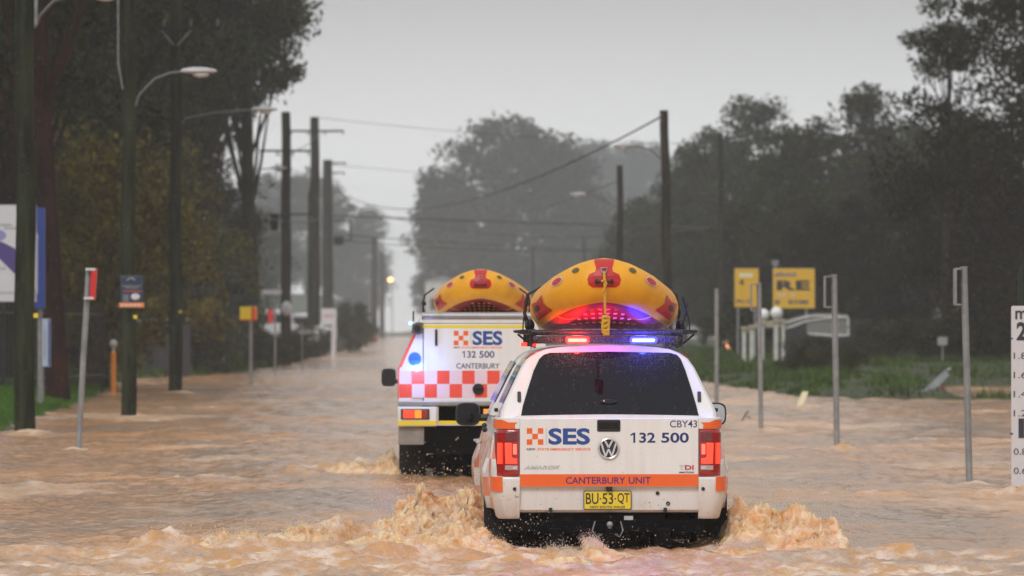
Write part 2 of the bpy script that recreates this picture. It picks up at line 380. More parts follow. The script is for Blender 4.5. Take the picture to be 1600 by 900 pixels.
def wave_h(x, y, fine=True):
    h = 0.024*fbm(x*0.55, y*0.30, 0.3, 3)+0.034*fbm(x*1.5+3, y*0.8, 2.0, 3)
    if fine: h = h+0.018*fbm(x*4.5, y*2.4, 5.0, 3)
    h = h+0.02*(1-np.abs(pn(x*0.8+0.3*y, y*0.45, 7.7)))**3*np.clip(pn(x*0.1, y*0.06, 3)+0.3, 0, 1)
    return h
def seg_d(x, y, a, b):
    ax_, ay_ = a; bx, by = b; dx, dy = bx-ax_, by-ay_
    t = np.clip(((x-ax_)*dx+(y-ay_)*dy)/(dx*dx+dy*dy), 0, 1)
    return np.hypot(x-ax_-t*dx, (y-ay_-t*dy)), t
RIDGES = [  # (path, height, half width) wake crests
    ([(0.80, 48.2), (0.2, 47.0), (-0.5, 46.2), (-1.2, 45.6), (-1.9, 45.2)], 0.17, 0.26),
    ([(-1.0, 45.3), (-2.2, 44.4), (-3.2, 43.7)], 0.05, 0.22),
    ([(0.6, 45.2), (0.2, 44.4), (-0.6, 43.4), (-1.6, 42.6)], 0.06, 0.30),
    ([(2.60, 45.8), (3.0, 44.9), (3.4, 44.2), (3.9, 43.6)], 0.07, 0.3),
    ([(1.0, 43.0), (1.7, 42.4), (2.6, 42.9), (3.3, 42.6)], 0.045, 0.30),
    ([(0.05, 70.5), (-0.5, 69.6), (-1.15, 68.8)], 0.15, 0.30),
    ([(0.0, 68.2), (-0.4, 67.2), (-2.6, 65.4)], 0.06, 0.30),
    ([(-3.0, 62.8), (-4.5, 62.3)], 0.05, 0.25), ([(-4.6, 60.0), (-6.6, 59.4)], 0.06, 0.3),
    ([(2.9, 83.0), (4.6, 82.4), (6.3, 82.0), (7.9, 84.0)], 0.045, 0.5),
    ([(5.4, 62.3), (6.3, 61.6), (7.2, 61.6)], 0.05, 0.25), ([(4.2, 59.4), (5.6, 59.4), (6.6, 59.0), (8, 58.8)], 0.075, 0.28),
    ([(3.2, 50.2), (6, 49.2)], 0.03, 0.3)]
BASES = [(40, 93.5, .16), (201, 112, .14), (275, 154, .18), (388, 239, .25), (1516, 63, .07), (1309, 82, .07), (1190, 97.5, .08), (1119, 113, .08), (118, 81.5, .09), (1600, 60, .25), (1250, 127, .15), (392, 178, .08), (178, 150, .1)]
def water(x, y):
    h = wave_h(x, y); foam = np.zeros_like(h)
    # churned wash behind the cars
    wash = np.clip(1-(y-44.6)/1.8, 0, 1)*np.clip((y-30)/4, 0, 1)*np.clip((x+5.0)/2.5, 0, 1)*np.clip((6.2-x)/2.2, 0, 1)
    wash2 = np.exp(-((x-0.2)/1.3)**2-((y-46.6)/1.5)**2)
    wash3 = np.exp(-((x-1.7)/1.1)**2)*np.clip(1-np.abs(y-47)/5, 0, 1)
    W = np.clip(np.maximum(np.maximum(wash, wash2), wash3*0.8), 0, 1)
    rid = 1-np.abs(fbm(x*2.2, y*1.5, 1.7, 4, 0.55))
    h = h+W*(0.030*fbm(x*1.6, y*1.1, 8.1, 3)+0.05*(rid-0.80)+0.014*fbm(x*9, y*6, 2.2, 3))
    foam = np.maximum(foam, W*np.clip(0.55+0.9*fbm(x*2.6, y*1.2, 9.1, 4), 0, 1))
    for path, hh, wd in RIDGES:
        d = None
        for i in range(len(path)-1):
            di, t = seg_d(x, y, path[i], path[i+1]); d = di if d is None else np.minimum(d, di)
        n = 0.55+0.75*fbm(x*2.3, y*1.6, hh*50, 4, 0.6)
        e = np.exp(-(d/wd)**2)*np.clip(n, 0.05, 1.6)
        h = h+hh*e*(1+0.35*fbm(x*8, y*5, 3.0, 3)); foam = np.maximum(foam, np.clip(e*1.5-0.25, 0, 1)*min(1, hh*9))
    for px_, D_, r_ in BASES:
        if y.min() > D_+2 or y.max() < D_-2: continue
        bx = (px_-VX)/F*D_; e = np.exp(-(((x-bx-0.05)/(r_*2.6))**2+((y-D_+0.15)/(r_*3.5+0.15))**2)); h = h+e*0.035*(1+0.8*fbm(x*9, y*5, 2.5, 2)); foam = np.maximum(foam, np.clip(e*1.1, 0, 0.85))
    # scattered brown crests on the open flood
    c = np.clip(fbm(x*0.35, y*0.22, 12.0, 4, 0.6)-0.35, 0, 1)*1.2
    foam = np.maximum(foam, np.clip(c, 0, 0.45))
    return h, foam
def farwater(x, y):
    h = 1.5*wave_h(x, y, False); foam = np.clip(fbm(x*0.3, y*0.12, 12.0, 4, 0.6)-0.3, 0, 0.45)
    for px_, D_, r_ in BASES:
        if D_ < 90: continue
        bx = (px_-VX)/F*D_; e = np.exp(-(((x-bx-0.1)/(r_*2.4))**2+((y-D_+0.3)/(r_*3+0.7))**2)); h = h+e*0.05; foam = np.maximum(foam, np.clip(e*1.1, 0, 0.85))
    return h, foam
VV = []; QQ = []; FO = []; off = 0
def wpatch(xs, ys, fn, fade):
    global off
    X, Y, Q = grid(xs, ys)
    h, f = fn(X, Y)
    ed = np.minimum(np.minimum(X-xs[0], xs[-1]-X), np.minimum(Y-ys[0], ys[-1]-Y)); k = np.clip(ed/fade, 0, 1)
    VV.append(np.stack([X, Y, h*k], 1)); QQ.append(Q+off); FO.append(f*np.clip(k*4, 0, 1)); off += len(X)
wpatch(np.arange(-9, 11.01, 0.035), np.arange(37, 52.01, 0.05), water, 0.15)
wpatch(np.arange(-9, 11.01, 0.055), np.arange(52, 90.01, 0.11), water, 0.4)
wpatch(np.arange(-12, 26.1, 0.13), np.arange(90, 250, 0.4), farwater, 1.0)
z0 = lambda x, y: (0*x, np.clip(fbm(x*0.2, y*0.05, 12.0, 3)-0.3, 0, 0.35))
wpatch(np.linspace(-60, -9, 40), np.linspace(-30, 90, 40), z0, .01); wpatch(np.linspace(11, 60, 40), np.linspace(-30, 90, 40), z0, .01)
wpatch(np.linspace(-9, 11, 40), np.linspace(-30, 37, 60), z0, .01)
wpatch(np.linspace(-60, -12, 20), np.linspace(90, 250, 40), z0, .01); wpatch(np.linspace(26, 60, 20), np.linspace(90, 250, 40), z0, .01)
wpatch(np.linspace(-60, 60, 160), np.linspace(249.6, 1200, 300), z0, .01)
wm = bpy.data.materials.new('muddy_flood_water'); wm.use_nodes = True; t = wm.node_tree; b = t.nodes['Principled BSDF']
a = nd('ShaderNodeAttribute', t, attribute_name='foam'); c = nd('ShaderNodeTexCoord', t)
mp = nd('ShaderNodeMapping', t); mp.inputs['Scale'].default_value = (1, 0.42, 1); t.links.new(c.outputs['Object'], mp.inputs[0])
n1 = nd('ShaderNodeTexNoise', t); n1.inputs['Scale'].default_value = 0.35; n1.inputs['Detail'].default_value = 7; n1.inputs['Roughness'].default_value = 0.62; t.links.new(mp.outputs[0], n1.inputs[0])
x1 = nd('ShaderNodeMix', t, data_type='RGBA'); x1.inputs[6].default_value = (0.37, 0.245, 0.158, 1); x1.inputs[7].default_value = (0.68, 0.335, 0.125, 1)
r1 = nd('ShaderNodeMapRange', t); r1.inputs['From Min'].default_value = 0.38; r1.inputs['From Max'].default_value = 0.66; t.links.new(n1.outputs['Fac'], r1.inputs[0]); t.links.new(r1.outputs[0], x1.inputs[0])
nf = nd('ShaderNodeTexNoise', t); nf.inputs['Scale'].default_value = 5; nf.inputs['Detail'].default_value = 8; nf.inputs['Roughness'].default_value = 0.7; t.links.new(mp.outputs[0], nf.inputs[0])
rf = nd('ShaderNodeMapRange', t); rf.inputs['From Min'].default_value = 0.44; rf.inputs['From Max'].default_value = 0.58; t.links.new(nf.outputs['Fac'], rf.inputs[0])
fc = nd('ShaderNodeMix', t, data_type='RGBA'); fc.inputs[6].default_value = (0.60, 0.33, 0.13, 1); fc.inputs[7].default_value = (0.80, 0.66, 0.55, 1); t.links.new(rf.outputs[0], fc.inputs[0])
x2 = nd('ShaderNodeMix', t, data_type='RGBA'); t.links.new(a.outputs['Fac'], x2.inputs[0]); t.links.new(x1.outputs[2], x2.inputs[6]); t.links.new(fc.outputs[2], x2.inputs[7])
t.links.new(x2.outputs[2], b.inputs['Base Color'])
rr = nd('ShaderNodeMapRange', t); rr.inputs['To Min'].default_value = 0.10; rr.inputs['To Max'].default_value = 0.5; t.links.new(a.outputs['Fac'], rr.inputs[0]); t.links.new(rr.outputs[0], b.inputs['Roughness'])
b.inputs['IOR'].default_value = 1.33
b1 = nd('ShaderNodeTexNoise', t); b1.inputs['Scale'].default_value = 8; b1.inputs['Detail'].default_value = 6; b1.inputs['Roughness'].default_value = 0.65; t.links.new(mp.outputs[0], b1.inputs[0])
bp = nd('ShaderNodeBump', t); bp.inputs['Strength'].default_value = 0.9; bp.inputs['Distance'].default_value = 0.05; t.links.new(b1.outputs['Fac'], bp.inputs['Height']); t.links.new(bp.outputs[0], b.inputs['Normal'])
me = raw('flood_water', np.concatenate(VV), np.concatenate(QQ), wm, True)
at_ = me.attributes.new('foam', 'FLOAT', 'POINT'); at_.data.foreach_set('value', np.concatenate(FO).astype(np.float32))
tag(link('flood_water', me), 'brown flood water covering the whole road', kind='structure')

# grass
def blades(name, P, hgt, wid, m, lean=0.35):
    n = len(P); a = RN.uniform(0, math.pi*2, n); d = np.stack([np.cos(a), np.sin(a), 0*a], 1)
    hh = hgt*RN.uniform(0.5, 1.25, n); ln = RN.normal(0, lean, (n, 2))*hh[:, None]
    V = np.empty((n, 3, 3)); V[:, 0] = P-d*wid/2; V[:, 1] = P+d*wid/2; V[:, 2] = P+np.stack([ln[:, 0], ln[:, 1], hh], 1)
    return raw(name, V.reshape(-1, 3), np.arange(n*3).reshape(-1, 3), m)
def scatter(n, x0, x1, y0, y1, hmin=0.02, dens=None):
    x = RN.uniform(x0, x1, n); y = RN.uniform(y0, y1, n); z = ground_h(x, y); k = z > hmin
    if dens is not None: k &= RN.uniform(0, 1, n) < dens(x, y)
    return np.stack([x[k], y[k], z[k]-0.01], 1)
P = scatter(90000, -13, -6.3, 90, 172)
tag(link('lawn_grass', blades('lawn_grass', P, 0.09, 0.03, GRASS)), 'short green lawn at the edge of the flood beside the first pole', kind='stuff')
P = scatter(60000, -16, -3, 172, 420); k = RN.uniform(0, 1, len(P))*0+1
hv = 0.35*np.clip(1+fbm(P[:, 0]*0.6, P[:, 1]*0.2, 3, 3), 0.3, 2)
tag(link('verge_grass', blades('verge_grass', P, hv, 0.05, GRASST)), 'rough green grass along the far left verge', kind='stuff')
P = scatter(130000, 7, 34, 132, 300); hv = 0.16*np.clip(0.8+2.2*fbm(P[:, 0]*0.7, P[:, 1]*0.10, 6, 4), 0.25, 3.4)
tag(link('verge_grass', blades('verge_grass', P, hv, 0.06, GRASST)), 'tall wet grass on the right bank behind the marker posts', kind='stuff')

# ---------------------------------------------------------------- trees
def leafcloud(C, Rr, per, size, asp=0.42, droop=0.5, rs=None):
    """C (n,3) clump centres, Rr radii -> quads spread through the clumps"""
    n = len(C); idx = np.repeat(np.arange(n), per); N = len(idx)
    d = rs.normal(size=(N, 3)); d /= np.linalg.norm(d, axis=1)[:, None]
    rad = rs.uniform(0, 1, N)**0.45
    lump = 1+0.35*pn(d[:, 0]*1.7+idx*3.1, d[:, 1]*1.7, d[:, 2]*1.7+idx)
    p = C[idx]+d*(rad*lump*Rr[idx])[:, None]*np.array([1, 1, 0.72])
    a = rs.normal(size=(N, 3)); a[:, 2] -= droop; a /= np.linalg.norm(a, axis=1)[:, None]
    q = np.cross(a, rs.normal(size=(N, 3))); q /= np.linalg.norm(q, axis=1)[:, None]+1e-9
    s = size*rs.uniform(0.6, 1.4, N)[:, None]
    V = np.empty((N, 4, 3)); V[:, 0] = p-a*s*0.5; V[:, 1] = p+q*s*asp*0.5; V[:, 2] = p+a*s*0.5; V[:, 3] = p-q*s*asp*0.5
    return V.reshape(-1, 3), np.arange(N*4).reshape(-1, 4)
def make_tree(seed, H, crown_r, crown_z0, nclump, cr, per, leaf, trunk_r, shape='gum', lean=0.0):
    """returns (trunk MB, crown V, Q). H total height"""
    rs = np.random.RandomState(seed); C = []
    zc = (H+crown_z0)/2; hz = (H-crown_z0)/2
    while len(C) < nclump:
        p = rs.uniform(-1, 1, 3); r = np.linalg.norm(p)
        if r > 1: continue
        if shape == 'gum':
            if r < 0.35: continue
            k = 1.0 if p[2] > -0.2 else 0.75
        elif shape == 'round':
            if r < 0.55: continue
            k = 1.0
        else:
            k = 1.0
        C.append((p[0]*crown_r*k+lean*(p[2]+1), p[1]*crown_r*k, zc+p[2]*hz))
    C = np.array(C); Rr = cr*rs.uniform(0.6, 1.35, nclump)
    V, Q = leafcloud(C, Rr, per, leaf, rs=rs)
    mb = MB(); top = Vector((lean, 0, zc+hz*0.3)); path = []
    for i in range(9):
        t = i/8; path.append(Vector((lean*t+0.25*math.sin(seed+t*4)*t*(H/15), 0.25*math.cos(seed*2+t*3)*t, top.z*t-0.3)))
    mb.tube(path, [trunk_r*(1-0.72*i/8)*(1.25 if i == 0 else 1) for i in range(9)], 8)
    order = rs.permutation(nclump)[:min(nclump, 22)]
    for j in order:
        e = Vector(C[j]); t0 = min(0.95, max(0.35, (e.z-hz*0.9)/top.z)); i0 = int(t0*8); s0 = path[i0]
        mid = s0.lerp(e, 0.5)+Vector((0, 0, -0.08*(e-s0).length))
        r0 = trunk_r*0.35*(1-0.5*t0); mb.tube([s0, mid, e], [r0, r0*0.6, r0*0.2], 5, cap=False)
    return mb, V, Q
PROTO = {}
def proto(key, *a, bark=BARK, leaf=LEAF, **k):
    mb, V, Q = make_tree(*a, **k)
    PROTO[key] = (mb.mesh('trunk', bark), raw('crown', V, Q, leaf))
#        seed  H  r   z0  n  cr  per leaf trunk
proto('gumA', 1, 20, 5.0, 6.0, 60, 1.25, 300, 0.26, 0.34)
proto('gumB', 2, 18, 4.4, 4.0, 60, 1.2, 300, 0.26, 0.30)
proto('gumC', 3, 22, 5.2, 8.0, 55, 1.2, 300, 0.26, 0.24, bark=REDBARK)
proto('tallgum', 21, 22, 3.1, 10.5, 55, 1.0, 330, 0.26, 0.40)
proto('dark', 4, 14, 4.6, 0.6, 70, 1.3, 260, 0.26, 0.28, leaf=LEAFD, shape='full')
proto('open', 5, 13.6, 1.45, 9.4, 13, 0.62, 360, 0.15, 0.17, shape='gum')
proto('shrubY', 6, 5.5, 2.0, 0.2, 34, 0.75, 220, 0.17, 0.08, leaf=LEAFY, shape='full')
proto('shrubG', 7, 4.2, 1.8, 0.2, 30, 0.7, 220, 0.17, 0.08, leaf=LEAFG, shape='full')
proto('shrubD', 8, 3.0, 1.9, 0.0, 26, 0.7, 200, 0.17, 0.07, leaf=LEAF, shape='full')
proto('farround', 9, 21, 9.0, 0.5, 330, 1.8, 120, 0.62, 0.6, leaf=LEAF, shape='round')
proto('fargum', 10, 20, 6.0, 1.0, 105, 1.9, 190, 0.5, 0.45, leaf=LEAF, shape='full')
proto('fargumB', 12, 20, 5.2, 3.0, 80, 1.8, 190, 0.5, 0.45, leaf=LEAF, shape='gum')
def tree(key, px, D, scale, label, group, rz=0.0, name='gum_tree', cat='tree', sx=1.0, lean=0.0, z=None):
    x = ax(px, D); zz = float(ground_h(np.array([x]), np.array([D]))[0]) if z is None else z
    e = empty(name, (x, D, zz-0.05), label, cat, group, rz); e.scale = (scale*sx, scale*sx, scale); e.rotation_euler = (0, lean, rz)
    tm, cm = PROTO[key]
    link('stem' if 'shrub' in name else 'trunk', tm, e); link('foliage' if 'shrub' in name else 'crown', cm, e)
    return e
GL = 'tall gum trees massed along the left roadside'
tree('gumC', 92, 131, 1.05, 'leaning red-brown gum trunk right beside the nearest power pole', GL, 0.6, lean=-0.03)
tree('gumA', 10, 150, 1.0, 'dark gum tree behind the white board at the left edge', GL, 1.0)
tree('gumB', -40, 140, 1.05, 'dark gum tree at the very edge behind the black fence', GL, 2.2)
tree('gumB', 150, 168, 1.1, 'gum tree rising between the two nearest power poles', GL, 2.0)
tree('gumA', 232, 226, 1.15, 'gum tree behind the nearest lit-less street lamp arm', GL, 4.0)
tree('gumC', 250, 238, 1.05, 'gum tree behind the third power pole', GL, 3.0)
tree('gumB', 225, 226, 1.1, 'gum tree behind the second street lamp head', GL, 5.0)
tree('tallgum', 393, 250, 1.0, 'tall gum leaning out over the road, last of the left mass', GL, 0.3)
tree('gumC', 60, 208, 1.05, 'gum tree deep behind the leaning red-brown trunk', GL, 1.3)
tree('gumA', 185, 236, 1.15, 'gum tree deep behind the pole with the blue notice', GL, 2.9)
tree('gumB', 215, 262, 1.25, 'gum tree in the back row behind the grey-green shrub', GL, 0.9)
tree('gumA', 240, 292, 1.15, 'gum tree in the back row beside the tall overhanging gum', GL, 2.1)
tree('gumC', -20, 235, 1.2, 'gum tree in the back row at the left edge', GL, 0.1)
tree('tallgum', 330, 262, 0.95, 'slender tall gum left of the overhanging one', GL, 2.0)
tree('tallgum', 300, 236, 1.0, 'slender tall gum behind the third power pole', GL, 3.3)
GD = 'dense dark trees filling in under the left gums'
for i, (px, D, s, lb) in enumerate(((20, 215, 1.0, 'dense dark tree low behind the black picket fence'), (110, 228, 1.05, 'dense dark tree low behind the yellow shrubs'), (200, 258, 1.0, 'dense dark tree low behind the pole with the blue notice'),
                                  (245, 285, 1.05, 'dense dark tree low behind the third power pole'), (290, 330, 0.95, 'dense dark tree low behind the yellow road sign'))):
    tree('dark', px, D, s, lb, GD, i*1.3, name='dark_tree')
GY = 'yellowing shrubs under the left gums'
for i, (px, D, s, sy, lb) in enumerate(((130, 158, 1.5, 1.0, 'tall yellowing shrub right of the leaning red-brown trunk'), (168, 163, 1.15, 1.1, 'yellowing shrub left of the pole with the blue notice'), (20, 156, 1.2, 1.0, 'yellowing shrub behind the white board'),
                                     (250, 213, 1.3, 1.0, 'yellowing shrub between the second and third power poles'), (225, 216, 1.7, 0.9, 'taller yellowing shrub behind the pole with the blue notice'), (320, 228, 1.1, 1.0, 'yellowing shrub right of the third power pole'),
                                     (60, 184, 1.0, 1.0, 'yellowing shrub between the nearest pole and the red-brown trunk'))):
    tree('shrubY', px, D, s, lb, GY, i*0.9, name='yellow_shrub', cat='shrub', sx=sy)
tree('shrubG', 338, 222, 1.05, 'grey-green rounded shrub left of the yellow road sign', None, 0.4, name='grey_shrub', cat='shrub')
tree('shrubG', 305, 214, 0.9, 'smaller grey-green shrub behind the third power pole', None, 1.4, name='grey_shrub', cat='shrub')
tree('shrubD', 240, 212, 0.6, 'low dark shrub on the bank between the second and third poles', None, 1.0, name='low_shrub', cat='shrub')
tree('shrubD', 545, 420, 1.35, 'rounded dark green shrub beside the white road sign', None, 2.4, name='round_shrub', cat='shrub', sx=0.75)
for i, (px, D, s, lb) in enumerate(((412, 262, 0.55, 'low weedy shrub between the yellow sign and the bare-topped pole'), (432, 250, 0.4, 'low weedy shrub behind the small red sign'), (462, 290, 0.55, 'low weedy shrub between the two dark poles'), (478, 310, 0.6, 'low weedy shrub left of the tallest pole'), (508, 365, 0.6, 'low weedy shrub under the stout pole'), (560, 450, 0.8, 'low weedy shrub right of the round shrub'))):
    tree('shrubG' if i % 2 else 'shrubD', px, D, s, lb, 'weedy shrubs on the left bank', i*1.3, name='weedy_shrub', cat='shrub')
# centre and far trees
tree('farround', 800, 1000, 1.75, 'huge rounded grey tree rising above the truck', None, 2.3, name='fig_tree', sx=1.06)
tree('fargum', 925, 1060, 1.05, 'hazy tree joined to the right of the huge rounded tree', None, 1.1, name='hazy_tree')
tree('fargum', 705, 1000, 1.15, 'hazy tree joined to the left foot of the huge rounded tree', None, 4.1, name='hazy_tree', sx=0.75)
tree('fargum', 985, 800, 0.78, 'low hazy tree behind the second right-hand lamp pole', None, 2.2, name='hazy_tree')
GF = 'far trees fading into the rain'
far = [(425, 1200, 1.35, 'fargum', 'hazy tree behind the two big power poles'), (480, 1250, 1.40, 'fargum', 'hazy tree behind the pole with three crossarms'), (545, 1300, 1.30, 'fargum', 'hazy tree left of the distant road gap, tallest of its row'),
       (385, 640, 0.8, 'fargum', 'hazy tree behind the overhanging gum trunk'), (566, 1450, 1.2, 'fargum', 'faintest tree left of the road gap'), (705, 1400, 1.0, 'farround', 'barely visible tree right of the road gap'),
       (925, 1650, 1.85, 'farround', 'pale rounded tree behind the first right-hand lamp head'), (1005, 1600, 1.75, 'farround', 'pale rounded tree between the two right-hand poles'), (1065, 900, 1.15, 'fargum', 'pale tree right of the taller right-hand pole')]
for i, (px, D, s, k, lb) in enumerate(far): tree(k, px, D, s, lb, GF, i*1.1, name='distant_tree')
GM = 'middle-distance trees right of the road'
mid = [(1010, 460, 0.62, 'fargum', 'mid-grey tree low between the two right-hand poles'), (1070, 440, 0.66, 'fargumB', 'mid-grey tree just right of the taller right-hand pole'), (1135, 420, 0.78, 'fargum', 'twin-topped grey tree left of the yellow signs'), (1165, 415, 0.88, 'fargumB', 'taller twin-topped grey tree above the narrow yellow sign'),
       (1238, 330, 0.63, 'fargumB', 'dark round-topped tree above the wide yellow sign'), (1300, 335, 0.66, 'fargum', 'dark tree above the curved white railing'), (1350, 325, 0.73, 'fargumB', 'highest dark tree right of the curved railing'), (1410, 330, 0.62, 'fargum', 'dark tree left of the thin-trunked gum'),
       (1250, 290, 0.45, 'fargum', 'lower dark tree behind the gate lamps'), (1100, 360, 0.42, 'fargum', 'lower dark tree behind the first marker posts'), (1190, 300, 0.42, 'fargum', 'low dark tree right behind the narrow yellow sign'), (1440, 420, 0.85, 'fargum', 'paler tree seen past the thin-trunked gum')]
for i, (px, D, s, k, lb) in enumerate(mid): tree(k, px, D, s, lb, GM, i*1.7, name='roadside_tree')
GR = 'near dark trees at the right edge'
tree('open', 1478, 203, 0.98, 'thin-trunked gum with an open forked crown against the sky', GR, 0.0, name='open_gum')
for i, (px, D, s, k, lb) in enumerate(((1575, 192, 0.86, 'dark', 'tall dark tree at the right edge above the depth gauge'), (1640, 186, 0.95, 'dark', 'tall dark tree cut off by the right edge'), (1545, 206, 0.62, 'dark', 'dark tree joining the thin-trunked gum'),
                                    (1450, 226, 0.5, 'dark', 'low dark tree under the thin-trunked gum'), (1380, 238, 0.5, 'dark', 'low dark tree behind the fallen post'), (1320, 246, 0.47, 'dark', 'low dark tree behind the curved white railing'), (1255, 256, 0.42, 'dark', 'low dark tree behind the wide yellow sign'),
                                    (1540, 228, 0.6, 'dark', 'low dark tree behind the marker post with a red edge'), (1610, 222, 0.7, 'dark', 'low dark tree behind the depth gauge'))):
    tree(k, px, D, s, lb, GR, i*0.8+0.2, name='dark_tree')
for i, (px, D, s, lb) in enumerate(((1240, 176, 0.20, 'low dark weed clump at the start of the curved railing'), (1290, 172, 0.22, 'low dark weed clump under the curved railing'), (1345, 190, 0.32, 'low dark weed clump right of the curved railing'), (1400, 196, 0.55, 'low dark weed clump behind the fallen post'), (1445, 200, 0.5, 'low dark weed clump left of the small white plate'), (1500, 200, 0.55, 'low dark weed clump behind the red-edged marker post'), (1560, 196, 0.55, 'low dark weed clump left of the depth gauge'))):
    tree('shrubD', px, D, s, lb, 'dark weed clumps on the right bank', i*1.7, name='weed_clump', cat='shrub', sx=1.5)
for i, (px, D, s, lb) in enumerate(((15, 196, 0.9, 'pale weedy shrub behind the black picket fence at the left edge'), (75, 200, 0.9, 'pale weedy shrub behind the black picket fence, right of the blue signs'), (125, 205, 0.8, 'pale weedy shrub at the end of the black picket fence'))):
    tree('shrubG', px, D, s*0.8, lb, 'pale shrubs behind the picket fence', i*1.1, name='fence_shrub', cat='shrub', sx=1.3)
GS = 'shrubs on the right bank'
for i, (px, D, s, k, lb) in enumerate(((1163, 236, 0.85, 'shrubD', 'dark shrub in front of the narrow yellow sign'), (1270, 170, 0.42, 'shrubD', 'green bush on the bank below the gate posts'), (1330, 163, 0.3, 'shrubD', 'small bush on the bank below the curved railing'), (1195, 236, 0.95, 'shrubD', 'dark shrub between the two yellow signs'))):
    tree(k, px, D, s, lb, GS, i*1.9, name='bank_shrub', cat='shrub')
# a continuous far belt of woods
n = 150; rs = np.random.RandomState(77); Cx = []; 
for D0, xr, hh in ((1700, 330, 8), (1250, 260, 5)):
    for i in range(n):
        x = rs.uniform(-xr, xr)
        if abs(x-1.5) < 15: continue
        Cx.append((x, D0+rs.uniform(-60, 60), rs.uniform(0, hh)))
Cx = np.array(Cx); V, Q = leafcloud(Cx, rs.uniform(4, 8, len(Cx)), 110, 2.0, asp=0.8, rs=rs)
tag(link('distant_woods', raw('distant_woods', V, Q, LEAF)), 'far belt of woods behind everything, fading into the rain', kind='stuff')
# ---------------------------------------------------------------- raft (shared by both vehicles)
def raft_path(n=96):
    P = []
    for i in range(n):
        th = 2*math.pi*i/n; s_, c_ = math.sin(th), math.cos(th)
        x = 0.412*math.copysign(abs(s_)**0.85, s_); y = 1.55-1.5*math.copysign(abs(c_)**0.8, c_)
        t = abs(y-1.55)/1.5; z = 0.200*(1-min(1, abs(x)/0.412)**1.65)
        P.append(Vector((x, y, z)))
    return P
def ring(mb, path, rad, n=20):
    N = len(path); V = []; Fs = []
    for i, p in enumerate(path):
        T = (path[(i+1) % N]-path[i-1]).normalized(); u = T.cross(Vector((0, 0, 1))).normalized(); w_ = u.cross(T)
        V += [p+(u*math.cos(2*math.pi*k/n)+w_*math.sin(2*math.pi*k/n))*rad for k in range(n)]
    for i in range(N):
        for k in range(n): Fs.append((i*n+k, i*n+(k+1) % n, ((i+1) % N)*n+(k+1) % n, ((i+1) % N)*n+k))
    mb.add(V, Fs)
def patch(poly, bvh, offs, mb, rings=6, per=7, y0=-3):
    """lays a star-shaped outline given in x,z on to a surface, seen along +y"""
    n = len(poly); B = []
    for i in range(n):
        a, b = Vector(poly[i]), Vector(poly[(i+1) % n])
        for k in range(per): B.append(a.lerp(b, k/per))
    c = sum(B, Vector((0, 0)))/len(B); V = []; m = len(B)
    def hit(p):
        h = bvh.ray_cast(Vector((p[0], y0, p[1])), Vector((0, 1, 0)))
        if h[0] is None:
            h = bvh.find_nearest(Vector((p[0], 0.1, p[1])))
        nn = h[1] if h[1].y < 0 else -h[1]
        return h[0]+nn*offs
    V.append(hit(c))
    for r in range(1, rings+1):
        for q in B: V.append(hit(c.lerp(q, r/rings)))
    Fs = [(0, 1+k, 1+(k+1) % m) for k in range(m)]
    for r in range(rings-1):
        for k in range(m): Fs.append((1+r*m+k, 1+(r+1)*m+k, 1+(r+1)*m+(k+1) % m, 1+r*m+(k+1) % m))
    mb.add(V, Fs)
def oval(cx, cz, rx, rz, a=0, n=14):
    return [(cx+rx*math.cos(t)*math.cos(a)-rz*math.sin(t)*math.sin(a), cz+rx*math.cos(t)*math.sin(a)+rz*math.sin(t)*math.cos(a)) for t in [2*math.pi*k/n for k in range(n)]]
